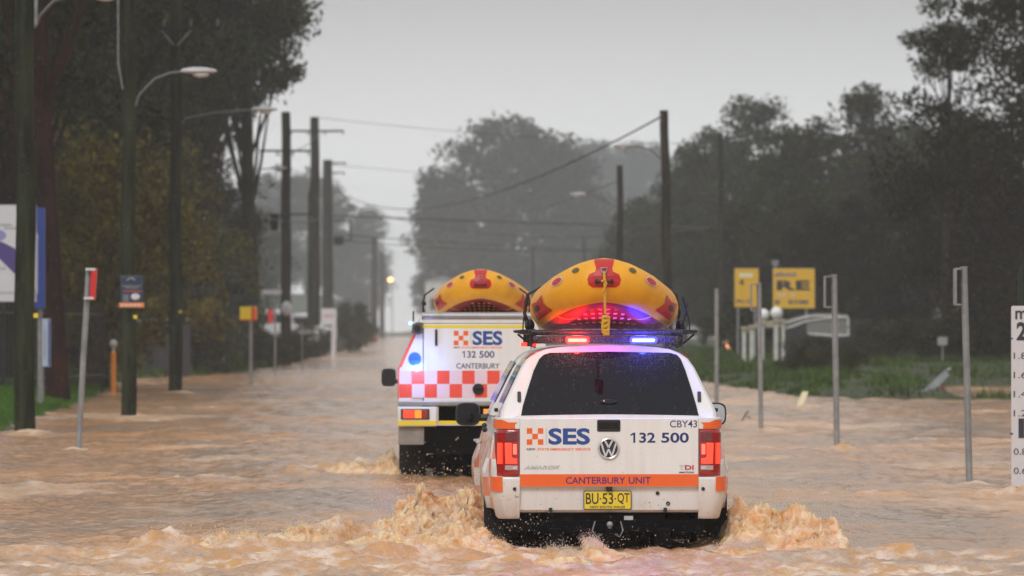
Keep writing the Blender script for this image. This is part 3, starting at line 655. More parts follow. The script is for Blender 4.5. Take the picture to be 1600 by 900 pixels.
def make_raft(loc, label):
    """origin: centre of the tube's lowest line at the near end; local z 0 = tube centre line amidships"""
    e = empty('inflatable_raft', loc, label, 'raft', 'inflatable rescue rafts on vehicle roofs')
    TR = 0.185; path = raft_path(); mb = MB(); ring(mb, path, TR, 24)
    for i_f, f_ in enumerate(mb.f):
        a_, b_, c_ = Vector(mb.v[f_[0]]), Vector(mb.v[f_[1]]), Vector(mb.v[f_[3]]); cc = sum((Vector(mb.v[q]) for q in f_), Vector((0, 0, 0)))/4; pc = path[(i_f//24)].lerp(path[(i_f//24+1) % 96], 0.5)
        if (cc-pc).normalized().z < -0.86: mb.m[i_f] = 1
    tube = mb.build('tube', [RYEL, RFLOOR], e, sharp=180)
    bvh = BVHTree.FromPolygons([Vector(v) for v in mb.v], mb.f)
    for i_ in (11, 20, 32, 40, 56, 64, 76, 85):      # glued seams round the tube
        T_ = (path[(i_+1) % 96]-path[i_-1]).normalized(); u_ = T_.cross(Vector((0, 0, 1))).normalized(); w_ = u_.cross(T_); sm = MB()
        sm.loft([[path[i_]+T_*o_+(u_*math.cos(2*math.pi*k/24)+w_*math.sin(2*math.pi*k/24))*(TR+r_) for k in range(24)] for o_, r_ in ((-0.012, 0.0002), (-0.011, 0.0022), (0.011, 0.0022), (0.012, 0.0002))], caps=(False, False)); sm.build('seam', MATS.get('seam_tape') or mat('seam_tape', (0.78, 0.36, 0.01), 0.5), e, sharp=60)
    # floor following the tube's underside
    mb = MB(); ny, nx = 26, 13; V = []
    for j in range(ny):
        y = 0.10+2.9*j/(ny-1); t = abs(y-1.55)/1.5; z = 0
        hw = 0.412*max(0.0, 1-min(1, t)**2.5)**0.4+0.05
        for i in range(nx):
            u = -1+2*i/(nx-1); xx = u*hw; zf = -0.155+0.26*min(1, max(0, (0.78-min(y, 3.1-y))/0.62)); V.append((xx, y, min(zf, 0.200*(1-min(1, abs(xx)/0.412)**1.65)-0.10)))
    Fs = [(j*nx+i, j*nx+i+1, (j+1)*nx+i+1, (j+1)*nx+i) for j in range(ny-1) for i in range(nx-1)]
    mb.add(V, Fs); m2 = MB(); m2.v = [(a, b, c-0.012) for a, b, c in V]; mb.add(m2.v, Fs)
    fbvh = BVHTree.FromPolygons([Vector(v) for v in mb.v], mb.f)
    fl = mb.build('floor', RFLOOR, e, sharp=60)
    # drain holes: rows that fan across the sloping bow floor
    mb = MB()
    for r_, (zz, nn, hw) in enumerate(((-0.012, 4, 0.10), (-0.044, 6, 0.15), (-0.078, 8, 0.20), (-0.112, 10, 0.24))):
        for k in range(nn):
            x = -hw+2*hw*k/(nn-1)
            if abs(x) < 0.02: continue
            zz_ = zz-0.25*x*x
            tl = 0.15*(1 if x > 0 else -1)
            h = fbvh.ray_cast(Vector((x, -3, zz_)), Vector((0, 1, 0)))[0]; h0 = bvh.ray_cast(Vector((x, -3, zz_)), Vector((0, 1, 0)))[0]
            if h is None or (h0 is not None and h0.y < h.y): h = h0
            if h is None: continue
            w_, hh = 0.015, 0.0085
            mb.add([(x-w_, h.y-0.006, zz_-hh-tl*w_), (x+w_, h.y-0.006, zz_-hh+tl*w_), (x+w_, h.y-0.006, zz_+hh+tl*w_), (x-w_, h.y-0.006, zz_+hh-tl*w_)], [(0, 1, 2, 3)])
    mb.build('drain_holes', mat('drain_hole_eyelet', (0.85, 0.55, 0.22), 0.5) if 'drain_hole_eyelet' not in MATS else MATS['drain_hole_eyelet'], e, kind='stuff')
    key = [(-0.085, 0.39), (0.085, 0.39), (0.062, 0.30), (0.07, 0.275), (0.115, 0.255), (0.13, 0.215), (0.12, 0.175), (0.09, 0.155), (-0.09, 0.155), (-0.12, 0.175), (-0.13, 0.215), (-0.115, 0.255), (-0.07, 0.275), (-0.062, 0.30)]
    mb = MB(); patch(key, bvh, 0.005, mb, rings=8); mb.build('bow_patch', RRED, e, sharp=60)
    for s in (-1, 1):
        st = [(0.40, -0.02), (0.475, 0.03), (0.49, 0.10), (0.53, 0.045), (0.575, 0.03), (0.56, -0.03), (0.52, -0.10), (0.47, -0.07)]
        mb = MB(); patch([(s*a, b) for a, b in st], bvh, 0.004, mb); sp = mb.build('side_patch', RRED, e, sharp=60)
        mb = MB(); patch(oval(s*0.525, -0.005, 0.018, 0.026, 0.2*s), bvh, 0.009, mb, 2, 2); mb.build('cap', BLACK, sp)
        mb = MB(); patch(oval(s*0.365, 0.20, 0.052, 0.026, -0.6*s), bvh, 0.006, mb, 3, 2); op = mb.build('valve_patch', SIGNW, e)
        mb = MB(); patch(oval(s*0.365, 0.20, 0.044, 0.020, -0.6*s), bvh, 0.009, mb, 3, 2); mb.build('valve_face', RRED, op)
        mb = MB(); patch(oval(s*0.22, 0.285, 0.030, 0.017, -0.45*s), bvh, 0.007, mb, 3, 2); mb.build('rope_eyelet', mat('olive_eyelet', (0.10, 0.09, 0.03), 0.6) if 'olive_eyelet' not in MATS else MATS['olive_eyelet'], e)
    h = bvh.ray_cast(Vector((0, -3, 0.20)), Vector((0, 1, 0)))[0]
    mb = MB(); mb.tube([(-0.065, h.y-0.028, 0.20), (0.065, h.y-0.028, 0.20)], 0.010, 10)
    for s in (-1, 1): mb.box((s*0.060, h.y-0.012, 0.20), (0.022, 0.035, 0.036))
    mb.build('carry_handle', BLACK, e, bevel=0.003)
    h2 = bvh.ray_cast(Vector((0, -3, 0.295)), Vector((0, 1, 0)))[0]
    mb = MB(); mb.tube([(-0.025, h2.y-0.012, 0.305), (0.025, h2.y-0.012, 0.305), (0.016, h2.y-0.03, 0.27), (-0.016, h2.y-0.03, 0.27), (-0.025, h2.y-0.012, 0.305)], 0.006, 8)
    mb.build('tow_ring', STEEL, e)
    return e, h, h2
DRAFT = 46.0-45.0
# ---------------------------------------------------------------- rescue ute (x right of its centre line, y forward of its tail, z above the water)
UX = 1.685
ute = empty('rescue_ute', (UX, 45.0, 0), 'nearer white and orange rescue ute with a dark canopy window, driving away through the flood', 'ute', None, math.radians(0.45))
def hx(px): return (px-952)/200.0
def hz_(py): return CH-(py-VY)/200.0
RW, FW = 1.15, 4.25
def body_hw(y):
    if y < 0.5: return 0.80+0.135*math.sin(math.pi/2*min(1, (y+0.02)/0.36))**0.8
    if y > 4.55: return 0.935-0.22*((y-4.55)/0.6)**2
    return 0.935
def flare(y, z):
    f = 0
    for c in (RW, FW):
        d = abs(y-c)
        if d < 0.62: f = max(f, 0.045*math.sin(math.pi/2*min(1, (0.62-d)/0.16))*max(0, min(1, (0.78-z)/0.16)))
    return f
PR = [(0.0, 0.93), (0.10, 0.965), (0.25, 0.99), (0.42, 1.0), (0.58, 0.992), (0.74, 0.975), (0.86, 0.95), (0.94, 0.92), (0.985, 0.885), (1.0, 0.85)]
def body_sec(y):
    zb = 0.22 if y > 0.7 else 0.31
    for c in (RW, FW):
        d = abs(y-c)
        if d < 0.47: zb = max(zb, 0.12+math.sqrt(0.47**2-d*d)*0.96)
    ztop = 1.045
    if y > 3.7: ztop = 1.045-0.16*((y-3.7)/1.4)**1.5
    h = body_hw(y); half = []
    for t, f in PR:
        z = zb+(ztop-zb)*t; zz = 0.22+(ztop-0.22)*t
        ff = np.interp(z, [0.22+(ztop-0.22)*a for a, _ in PR], [b for _, b in PR])
        half.append((h*ff+flare(y, z), z))
    pts = [(x, y, z) for x, z in half]+[(0.5*half[-1][0], y, ztop+0.008), (0, y, ztop+0.012)]
    left = [(-x, yy, z) for x, yy, z in pts[:-1]][::-1]
    bot = [(0, y, zb)]
    return bot+pts+left
mb = MB(); ysec = [0.04, 0.07, 0.11, 0.16, 0.22, 0.3, 0.4, 0.5, 0.6]+[RW+k*0.05 for k in range(-10, 11)]+[1.8, 2.1, 2.5, 2.9, 3.3, 3.6]+[FW+k*0.05 for k in range(-10, 11)]+[4.9, 5.0, 5.1, 5.16]
ysec = sorted(set(round(v, 3) for v in ysec)); mb.loft([body_sec(y) for y in ysec])
body = mb.build('body', WHITEC, ute, sharp=32)
# underbody: axle, spare wheel, and a black chassis pan added to darken the void
mb = MB(); mb.box((0, 2.4, 0.18), (1.5, 4.7, 0.10)); mb.box((0.42, 1.5, 0.10), (0.10, 3.4, 0.14)); mb.box((-0.42, 1.5, 0.10), (0.10, 3.4, 0.14)); mb.build('chassis', CHASSIS, ute, bevel=0.01)
mb = MB(); mb.tube([(-0.75, RW, 0.10), (0.75, RW, 0.10)], 0.06, 12); mb.ball((0.05, RW, 0.10), 0.17, sc_=(1, 1, 0.9)); mb.build('rear_axle', CHASSIS, ute)
mb = MB(); prof = [(-0.11, 0.2), (-0.12, 0.33), (-0.10, 0.375), (0.10, 0.375), (0.12, 0.33), (0.11, 0.2)]
V = []; N = 36
for k in range(N):
    a = 2*math.pi*k/N; V.append([(r*math.cos(a), 0.62+r*math.sin(a), 0.10+x) for x, r in prof])
mb.loft(V+[V[0]], closed=True, caps=(False, False)); mb.build('spare_wheel', RUBBER, ute)
for sx_, yy in ((-0.81, RW), (0.80, RW), (-0.81, FW), (0.81, FW)):
    mb = MB(); mb.lathe_x([(-0.05, 0.10), (-0.11, 0.24), (-0.125, 0.33), (-0.12, 0.37), (-0.10, 0.39), (0.10, 0.39), (0.12, 0.37), (0.125, 0.33), (0.11, 0.24), (0.05, 0.10)], (sx_, yy, 0.12), 48)
    for k in range(48):
        a = 2*math.pi*k/48
        for s in (-1, 1): mb.box((sx_+s*0.06, yy+0.393*math.cos(a), 0.12+0.393*math.sin(a)), (0.09, 0.026, 0.012), Matrix.Rotation(a-math.pi/2, 3, 'X'))
    ty = mb.build('tyre', RUBBER, ute)
    mb = MB(); s = 1 if sx_ > 0 else -1; mb.lathe_x([(s*0.02, 0.01), (s*0.05, 0.08), (s*0.04, 0.2), (s*0.105, 0.245), (s*0.10, 0.25)], (sx_, yy, 0.12), 24); mb.build('rim', ALLOY, ty)
for s in (-1, 1):
    for y_ in (0.66,):
        mb = MB(); mb.loft([[(s*0.70, y_, 0.42), (s*0.965, y_, 0.42), (s*0.965, y_+0.012, 0.42), (s*0.70, y_+0.012, 0.42)], [(s*0.70, y_-0.03, 0.08), (s*0.965, y_-0.03, 0.08), (s*0.965, y_-0.018, 0.08), (s*0.70, y_-0.018, 0.08)]])
        mb.build('mudflap', RUBBER, ute)
# tow bar
mb = MB(); mb.box((-0.02, 0.12, 0.255), (0.93, 0.08, 0.07)); mb.box((0, 0.03, 0.20), (0.07, 0.16, 0.13)); mb.box((0, -0.06, 0.15), (0.05, 0.16, 0.04)); tb = mb.build('tow_bar', CHASSIS, ute, bevel=0.006)
mb = MB(); mb.ball((0, -0.10, 0.20), 0.025); mb.tube([(0, -0.10, 0.15), (0, -0.10, 0.19)], 0.014, 10); mb.build('tow_ball', STEEL, tb)
mb = MB(); mb.box((hx(983), 0.078, hz_(811.5)), (0.07, 0.003, 0.048)); mb.build('rating_label', SIGNW, tb)
for s in (-0.11, 0.09): 
    mb = MB(); mb.tube([(s, 0.03, 0.22), (s*1.2, 0.0, 0.15), (s*0.9, 0.0, 0.10), (s*0.5, 0.02, 0.12)], 0.006, 6); mb.build('chain', STEEL, tb)
# quarter panels / bumper
def corner(s, x0, x1, z0, z1, yb=0.0, depth=0.34, taper=0.0, pr=0.02):
    """wrap-around corner block in plan, between heights z0..z1"""
    secs = []
    for t in (0, .03, .08, .15, .25, .35, .45, .55, .65, .75, .85, .93, .97, 1):
        z = z0+(z1-z0)*t; k = taper*(1-t)**2; inn = 0.008 if t in (0, 1) else 0
        secs.append([(s*x0, yb+inn+k, z), (s*(x1-0.10-k), yb+inn+k, z), (s*(x1-0.05-k), yb+0.02+inn+k, z), (s*(x1-0.015-k), yb+0.07+k, z), (s*(x1+pr*0.2-k-inn), yb+0.16, z), (s*(x1+pr*0.4-k-inn), yb+depth, z), (s*x0, yb+depth, z)])
    return secs
for s in (-1, 1):
    mb = MB(); mb.loft(corner(s, 0.70, 0.915, hz_(811), hz_(745)-0.002, 0.0, 0.42, 0.05)); bc = mb.build('bumper_corner', WHITE, ute, sharp=40)
    cx = hx(804) if s < 0 else hx(1099)
    mb = MB(); mb.lathe_x([], (0, 0, 0), 3) if False else mb.tube([(cx, -0.004, hz_(764)), (cx, 0.01, hz_(764))], 0.014, 14); mb.build('parking_sensor', BLACK, bc)
    mb = MB(); z0, z1 = hz_(768), hz_(745); x = 0.885
    q = [(s*(x-0.062), -0.0025), (s*(x-0.048), 0.0), (s*(x+0.0), 0.045), (s*(x+0.027), 0.10), (s*(x+0.036), 0.20)]
    q = [(s*0.835, 0.004), (s*0.867, 0.016), (s*0.9035, 0.066), (s*0.9235, 0.157), (s*0.9275, 0.30)]
    mb.loft([[(a, b, z) for a, b in q] for z in (z0, z1)], closed=False); mb.build('orange_film', ORANGE, bc)
    # quarter panel strip over the lamp
    mb = MB(); mb.loft(corner(s, 0.70, 0.885, hz_(671)+0.002, hz_(653), 0.012, 0.45, 0.0)); qp = mb.build('corner_panel', WHITE, ute, sharp=40)
    mb = MB(); sec0 = [(s*0.735, 0.010), (s*0.785, 0.010), (s*0.837, 0.030), (s*0.872, 0.081), (s*0.8905, 0.172), (s*0.8945, 0.44)]
    mb.loft([[(a+s*0.001, b-0.001, z) for a, b in sec0] for z in (hz_(670), hz_(663))]+[[(a+s*0.001-s*0.02*max(0, 1-i), b-0.001, hz_(656) if i > 1 else hz_(660)) for i, (a, b) in enumerate(sec0)]], closed=False); mb.build('orange_film', ORANGE, qp)
    # tail lamp
    zb, zt = hz_(744), hz_(671.5)
    mb = MB(); mb.loft(corner(s, 0.706, 0.885, zb, zt, 0.002, 0.26, 0.0)); tl = mb.build('tail_lamp', REDGLASS, ute, sharp=40)
    y_ = -0.0015
    mb = MB(); mb.prism([(s*0.716, hz_(690)), (s*0.79, hz_(690)), (s*0.815, hz_(688)), (s*0.81, hz_(676)), (s*0.716, hz_(674.5))], y_, 0.01); mb.build('upper_lens', REDDARK, tl, bevel=0.002)
    # lit C shape and bright square inside it, outer side towards the car's flank
    o_, i_ = 0.812, 0.720
    zl, zu = hz_(725), hz_(692)
    mb = MB()
    mb.prism([(s*i_, zl), (s*o_, zl), (s*(o_+0.005), zu), (s*(o_-0.052), zu), (s*(o_-0.050), hz_(713)), (s*(o_-0.062), hz_(716)), (s*i_, hz_(716.5))], y_-0.001, 0.01)
    mb.build('lit_band', REDLIT, tl, bevel=0.003)
    mb = MB(); q = [(0.828, 0.022), (0.858, 0.052), (0.872, 0.08)]
    mb.loft([[(s*(a+0.002), b-0.004, z) for a, b in q] for z in (zl, zu)], closed=False); mb.build('lit_band', REDLIT, tl)
    mb = MB(); mb.prism([(s*(i_+0.003), hz_(710)), (s*(i_+0.032), hz_(710)), (s*(i_+0.032), hz_(694)), (s*(i_+0.003), hz_(694))], y_-0.001, 0.01); mb.build('lit_square', REDLIT2, tl, bevel=0.003)
    mb = MB(); mb.prism([(s*0.714, hz_(734.5)), (s*0.815, hz_(734.5)), (s*0.815, hz_(727.5)), (s*0.714, hz_(727.5))], y_-0.001, 0.01); mb.build('clear_lens', CLEARL, tl, bevel=0.002)
    mb = MB(); mb.prism([(s*0.722, hz_(733)), (s*0.755, hz_(733)), (s*0.755, hz_(729)), (s*0.722, hz_(729))], y_-0.003, 0.01); mb.build('reversing_bulb', CHROME, tl)
# tailgate
mb = MB()
def rr(x0, x1, z0, z1, r=0.02, n=4):
    P = []
    for cx, cz, a0 in ((x1-r, z0+r, -90), (x1-r, z1-r, 0), (x0+r, z1-r, 90), (x0+r, z0+r, 180)):
        for k in range(n+1):
            a = math.radians(a0+90*k/n); P.append((cx+r*math.cos(a), cz+r*math.sin(a)))
    return P
mb.prism(rr(-0.699, 0.699, hz_(761), hz_(653.5), 0.012), 0.0, 0.05); tg = mb.build('tailgate', WHITE, ute, bevel=0.006)
mb = MB(); mb.prism(rr(-0.697, 0.697, hz_(760), hz_(741), 0.004), -0.0018, 0.003); ob = mb.build('orange_band', ORANGE, tg)
mb = MB(); mb.prism(rr(hx(933), hx(969.5), hz_(674.5), hz_(656), 0.012), -0.006, 0.01); hd = mb.build('handle', BLACK, tg, bevel=0.003)
mb = MB(); mb.prism(rr(hx(936), hx(966.5), hz_(669), hz_(660), 0.008), -0.0135, -0.004); mb.build('grip', MATS['wet_rubber'], hd, bevel=0.003)
# brand roundel
c = (hx(951), hz_(701)); em = MB()
em.tube([(c[0]+0.076*math.cos(a), -0.010, c[1]+0.076*math.sin(a)) for a in [2*math.pi*k/40 for k in range(41)]], 0.0085, 8, cap=False)
eo = em.build('emblem_ring', CHROME, tg)
em = MB(); em.prism(oval(c[0], c[1], 0.073, 0.073, 0, 36), -0.006, 0.004); em.build('emblem_disc', DARKP, eo)
def bar(mb, a, b, wd, y0, y1):
    a, b = Vector(a), Vector(b); n = (b-a).normalized(); p = Vector((-n.y, n.x))*wd/2
    mb.prism([tuple(a-p), tuple(b-p), tuple(b+p), tuple(a+p)], y0, y1)
em = MB(); q = lambda x, z: (c[0]+x, c[1]+z)
for s in (-1, 1):
    bar(em, q(s*0.030, 0.066), q(0, 0.008), 0.014, -0.0125, -0.005)
    bar(em, q(s*0.058, 0.044), q(s*0.0255, -0.060), 0.014, -0.0120-0.0003*s, -0.005)
    bar(em, q(s*0.0255, -0.060), q(0, -0.004), 0.014, -0.0130-0.0002*s, -0.005)
em.build('emblem_letters', CHROME, eo)
# print on the tailgate
def ses(x0, x1, zt, zb, y, par, m=NAVY):   # orange chequer, rule and big letters
    hgt = zt-zb; cw = hgt/3
    mb = MB()
    for i, j in ((0, 0), (2, 0), (1, 1), (0, 2), (2, 2)): mb.prism([(x0+i*cw, zb+j*cw), (x0+(i+1)*cw, zb+j*cw), (x0+(i+1)*cw, zb+(j+1)*cw), (x0+i*cw, zb+(j+1)*cw)], y-0.0008, y+0.001)
    mb.build('chequer_emblem', ORANGE, par)
    mb = MB(); xr = x0+3*cw+0.16*hgt; mb.prism([(xr, zb), (xr+0.012*hgt+0.001, zb), (xr+0.012*hgt+0.001, zt), (xr, zt)], y-0.0008, y+0.001); mb.build('rule', ALLOY, par)
    text('SES', xr+0.14*hgt, x1, zb, zt, y, BLUE, par, bold=0.035)
def one(x0, x1, z0, z1, y, m, par):
    w_, h_ = x1-x0, z1-z0; mb = MB(); mb.prism([(x0+0.52*w_, z0), (x0+0.86*w_, z0), (x0+0.86*w_, z1), (x0+0.56*w_, z1), (x0, z0+0.80*h_), (x0+0.06*w_, z0+0.66*h_), (x0+0.52*w_, z0+0.80*h_)], y-0.0008, y+0.001); mb.build('lettering', m, par)
ses(hx(823), hx(922), hz_(669), hz_(695), -0.0005, tg)
text('NSW', hx(823), hx(836.5), hz_(704), hz_(700), -0.0005, DARKP, tg, bold=0.02)
text('STATE EMERGENCY SERVICE', hx(839.5), hx(922.5), hz_(704), hz_(700), -0.0005, ORANGE, tg, bold=0.02)
one(hx(985), hx(994), hz_(692), hz_(676), -0.0005, NAVY, tg); text('32', hx(999), hx(1024), hz_(692), hz_(676), -0.0005, NAVY, tg, bold=0.022); text('500', hx(1033.5), hx(1076.5), hz_(692), hz_(676), -0.0005, NAVY, tg, bold=0.022)
text('CBY43', hx(1047), hx(1089.5), hz_(668), hz_(657), -0.0005, NAVY, tg, bold=0.005)
text('AMAROK', hx(819), hx(875.5), hz_(733), hz_(727.5), -0.0005, CHROME, tg, bold=0.02, ext=0.004, shear=0.3)
text('T', hx(1061.5), hx(1069), hz_(734), hz_(727), -0.0005, CHROME, tg, bold=0.02, ext=0.004); text('DI', hx(1070.5), hx(1084), hz_(734), hz_(727), -0.0005, RRED, tg, bold=0.02, ext=0.004)
text('4MOTION', hx(1061), hx(1084), hz_(739.5), hz_(737), -0.0005, DARKP, tg, bold=0.03, ext=0.002)
text('CANTERBURY', hx(884), hx(977), hz_(756), hz_(745.5), -0.0025, PURPLE, tg, bold=0.012); text('UNIT', hx(982.5), hx(1017), hz_(756), hz_(745.5), -0.0025, PURPLE, tg, bold=0.012)
# centre bumper panel with plate
mb = MB(); mb.loft([[(-0.699, y_, z), (0.699, y_, z), (0.699, 0.2, z), (-0.699, 0.2, z)] for y_, z in ((0.045, hz_(762.5)), (0.040, hz_(770)), (0.052, hz_(792)), (0.062, hz_(800)), (0.075, hz_(801.5)))])
bp_ = mb.build('bumper_panel', WHITE, ute, sharp=30)
for px, py, r_ in ((1028, 771, .015), (1044.5, 787, .016)):
    mb = MB(); mb.tube([(hx(px), 0.032, hz_(py)), (hx(px), 0.07, hz_(py))], r_, 14); mb.build('parking_sensor', BLACK, bp_)
for px in (860.5, 1040):
    mb = MB(); mb.box((hx(px), 0.05, hz_(797.5)), (0.026, 0.05, 0.038)); mb.build('bracket_notch', BLACK, bp_)
mb = MB(); mb.tube([(hx(1041), 0.045, hz_(792)), (hx(1045), 0.03, hz_(787))], 0.004, 6); mb.build('lead', SIGNW, bp_)
mb = MB(); mb.prism(rr(hx(912), hx(987), hz_(796.5), hz_(767), 0.012), 0.022, 0.034); pl = mb.build('number_plate', DARKP, ute)
mb = MB(); mb.prism(rr(hx(913.2), hx(985.8), hz_(795.3), hz_(768.2), 0.010), 0.0205, 0.024); pf = mb.build('plate_face', YPLATE, pl)
for s_, a, b_ in (('BU', 915.5, 935.5), ('53', 941.5, 958.5), ('QT', 965, 984)): text(s_, hx(a), hx(b_), hz_(788), hz_(770.5), 0.020, DARKP, pl, bold=0.012)
for px in (938.4, 961.6):
    mb = MB(); mb.prism(oval(hx(px), hz_(779.5), 0.006, 0.007), 0.0190, 0.021); mb.build('dot', DARKP, pl)
text('NEW SOUTH WALES', hx(922), hx(977), hz_(794.3), hz_(790.5), 0.020, DARKP, pl, bold=0.02)
mb = MB(); mb.box((0, 0.018, hz_(764)), (0.05, 0.04, 0.035)); mb.build('plate_lamp', BLACK, ute, bevel=0.004)
# canopy
CP = [(1.025, 0.862), (1.08, 0.845), (1.15, 0.815), (1.295, 0.745), (1.42, 0.685), (1.49, 0.635), (1.535, 0.575), (1.565, 0.50), (1.582, 0.38), (1.592, 0.2)]
def can_sec(y, k=1.0, slope=0.42, dz=0.0, sq=1.0):
    half = [(x*k*(1 if z > 1.05 else 0.985), z+dz*((z-1.02)/0.57)) for z, x in CP]
    f = lambda z: y+slope*max(0, z-1.02)
    pts = [(x, f(z), z) for x, z in half]+[(0, f(1.596), 1.597+dz)]
    return [(0, f(1.02), 1.025)]+pts+[(-a, b, c_) for a, b, c_ in pts[:-1]][::-1]
mb = MB(); mb.loft([can_sec(0.055, 0.965), can_sec(0.07, 0.985), can_sec(0.10, 0.997), can_sec(0.16, 1.0), can_sec(0.4, 1.0, 0.38), can_sec(1.2, 1.0, 0.1), can_sec(1.72, 0.995, 0), can_sec(1.75, 0.985, 0)])
canopy = mb.build('canopy', WHITE, ute, sharp=32)
def canx(z, k=1.0): return np.interp(z, [a for a, _ in CP], [b for _, b in CP])*k
# rear glass on the slanted plane y = 0.055 + 0.42 (z - 1.02)
gl = [(-0.692, 1.033), (0.708, 1.033), (0.690, 1.12), (0.655, 1.25), (0.610, 1.40), (0.575, 1.49), (0.545, 1.523), (0.49, 1.538), (0.0, 1.548), (-0.46, 1.538), (-0.505, 1.523), (-0.54, 1.49), (-0.585, 1.40), (-0.635, 1.25), (-0.675, 1.12)]
mb = MB(); yy = lambda z, o: 0.055+0.42*(z-1.02)-o
V = [(x, yy(z, 0.008), z) for x, z in gl]+[(x*0.99, yy(z, -0.004), z) for x, z in gl]; n = len(gl)
mb.add(V, [list(range(n)), list(range(n, 2*n))[::-1]]+[(k, (k+1) % n, (k+1) % n+n, k+n) for k in range(n)])
rg = mb.build('rear_window', GLASS, canopy, bevel=0.003)
mb = MB(); mb.loft([[(-0.685, yy(z, 0.011), z), (0.70, yy(z, 0.011), z), (0.70, yy(z, 0.004), z), (-0.685, yy(z, 0.004), z)] for z in (1.033, 1.052)]); mb.build('window_rail', BLACK, canopy)
mb = MB(); z = hz_(627.5); mb.prism(oval(hx(952), z, 0.065, 0.018, 0, 18), yy(z, 0.03), yy(z, 0.006)); lk = mb.build('window_handle', BLACK, canopy, bevel=0.003)
mb = MB(); mb.ball((hx(944.5), yy(z, 0.032), z+0.003), 0.009, 8, 6); mb.build('lock', CHROME, canopy)
for s in (-1, 1):
    x = s*0.712 if s > 0 else -0.70
    mb = MB(); mb.loft([[(x-0.014, yy(zq, 0.016), zq), (x+0.014, yy(zq, 0.016), zq), (x+0.014, yy(zq, -0.01), zq), (x-0.014, yy(zq, -0.01), zq)] for zq in (hz_(628), hz_(612))]); mb.build('latch', BLACK, canopy, bevel=0.006)
    mb = MB(); mb.loft([[(s*(a), yy(zq, 0.002)+b_, zq) for a, b_ in ((0.70, 0), (0.80, 0.02), (0.835, 0.08), (0.84, 0.3), (0.70, 0.3))] for zq in (1.028, 1.045, 1.062)]); mb.build('sill_trim', SIGNW, canopy)
    # side glass of the canopy, then of the cab
    mb = MB(); zs = [1.14, 1.24, 1.34, 1.44]
    mb.loft([[(s*(canx(zq)+0.006), yb+0.25*(zq-1.14), zq) for zq in zs] for yb in (0.30, 0.6, 1.0, 1.4)], closed=False); mb.build('side_window', GLASS, canopy)
    mb = MB(); mb.box((s*0.87, 0.55, 1.085), (0.03, 0.07, 0.03)); mb.build('side_latch', BLACK, canopy, bevel=0.006)
    mb = MB(); mb.tube([(s*0.575, 0.30, 1.535), (s*0.60, 0.33, 1.525), (s*0.64, 0.40, 1.49)], 0.0045, 6); mb.build('red_trim_line', RRED, canopy)
# cab
def cab(y, top, k=1.0):
    half = [(x*k*1.02, 1.0+(z-1.0)*(top-1.0)/0.597) for z, x in CP]
    pts = [(x, y, z) for x, z in half]+[(0, y, top)]
    return [(0, y, 1.0)]+pts+[(-a, b, c_) for a, b, c_ in pts[:-1]][::-1]
mb = MB(); mb.loft([cab(1.78, 1.56, 0.985), cab(1.82, 1.575), cab(2.6, 1.60, 1.0), cab(3.0, 1.57), cab(3.3, 1.48, 0.99), cab(3.8, 1.18, 1.0), cab(4.0, 1.06, 1.0)])
cabo = mb.build('cab', WHITE, ute, sharp=32)
for s in (-1, 1):
    for y0, y1 in ((1.95, 2.62), (2.72, 3.35)):
        mb = MB(); mb.loft([[(s*(canx(zq)*1.02+0.008), yb, zq) for zq in (1.13, 1.25, 1.36, 1.46)] for yb in (y0, (y0+y1)/2, y1)], closed=False); mb.build('side_window', GLASS, cabo)
    for yq in (2.12, 2.95):
        mb = MB(); mb.tube([(s*0.955, yq-0.08, 0.80), (s*0.985, yq-0.05, 0.80), (s*0.985, yq+0.05, 0.80), (s*0.955, yq+0.08, 0.80)], 0.013, 8); mb.build('door_handle', CHROME, ute)
    # mirrors: rounded housing with glass facing back
    mb = MB(); secs = []
    for yq, k in ((3.36, 0.0), (3.362, 0.93), (3.38, 1.0), (3.44, 0.95), (3.50, 0.7), (3.53, 0.3)):
        secs.append([(s*1.035+0.105*k*math.copysign(abs(math.cos(a))**0.6, math.cos(a)), yq, 1.01+0.098*k*math.copysign(abs(math.sin(a))**0.6, math.sin(a))) for a in [2*math.pi*q_/28 for q_ in range(28)]])
    mb.loft(secs[1:]); mb.tube([(s*0.86, 3.42, 0.98), (s*1.0, 3.42, 0.98)], 0.03, 8); mi = mb.build('wing_mirror', BLACK, ute)
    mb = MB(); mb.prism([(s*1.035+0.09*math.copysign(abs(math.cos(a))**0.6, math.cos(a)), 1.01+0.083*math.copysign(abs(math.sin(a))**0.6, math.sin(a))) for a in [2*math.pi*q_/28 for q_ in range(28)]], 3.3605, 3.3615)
    mb.build('mirror_glass', GLASS if s < 0 else MIRROR, mi)  # left glass near-black: its reflection of dark trees is put into the colour
for z_, y_ in ((0.955, 0.9), (0.925, 0.78)):
    mb = MB(); mb.ball((-0.955, y_, z_), 0.022, 10, 8); mb.build('tie_down_knob', BLACK, ute)
mb = MB(); mb.tube([(0.60, 2.3, 1.5), (0.61, 2.3, 1.75)], 0.008, 6); mb.build('aerial', BLACK, ute)
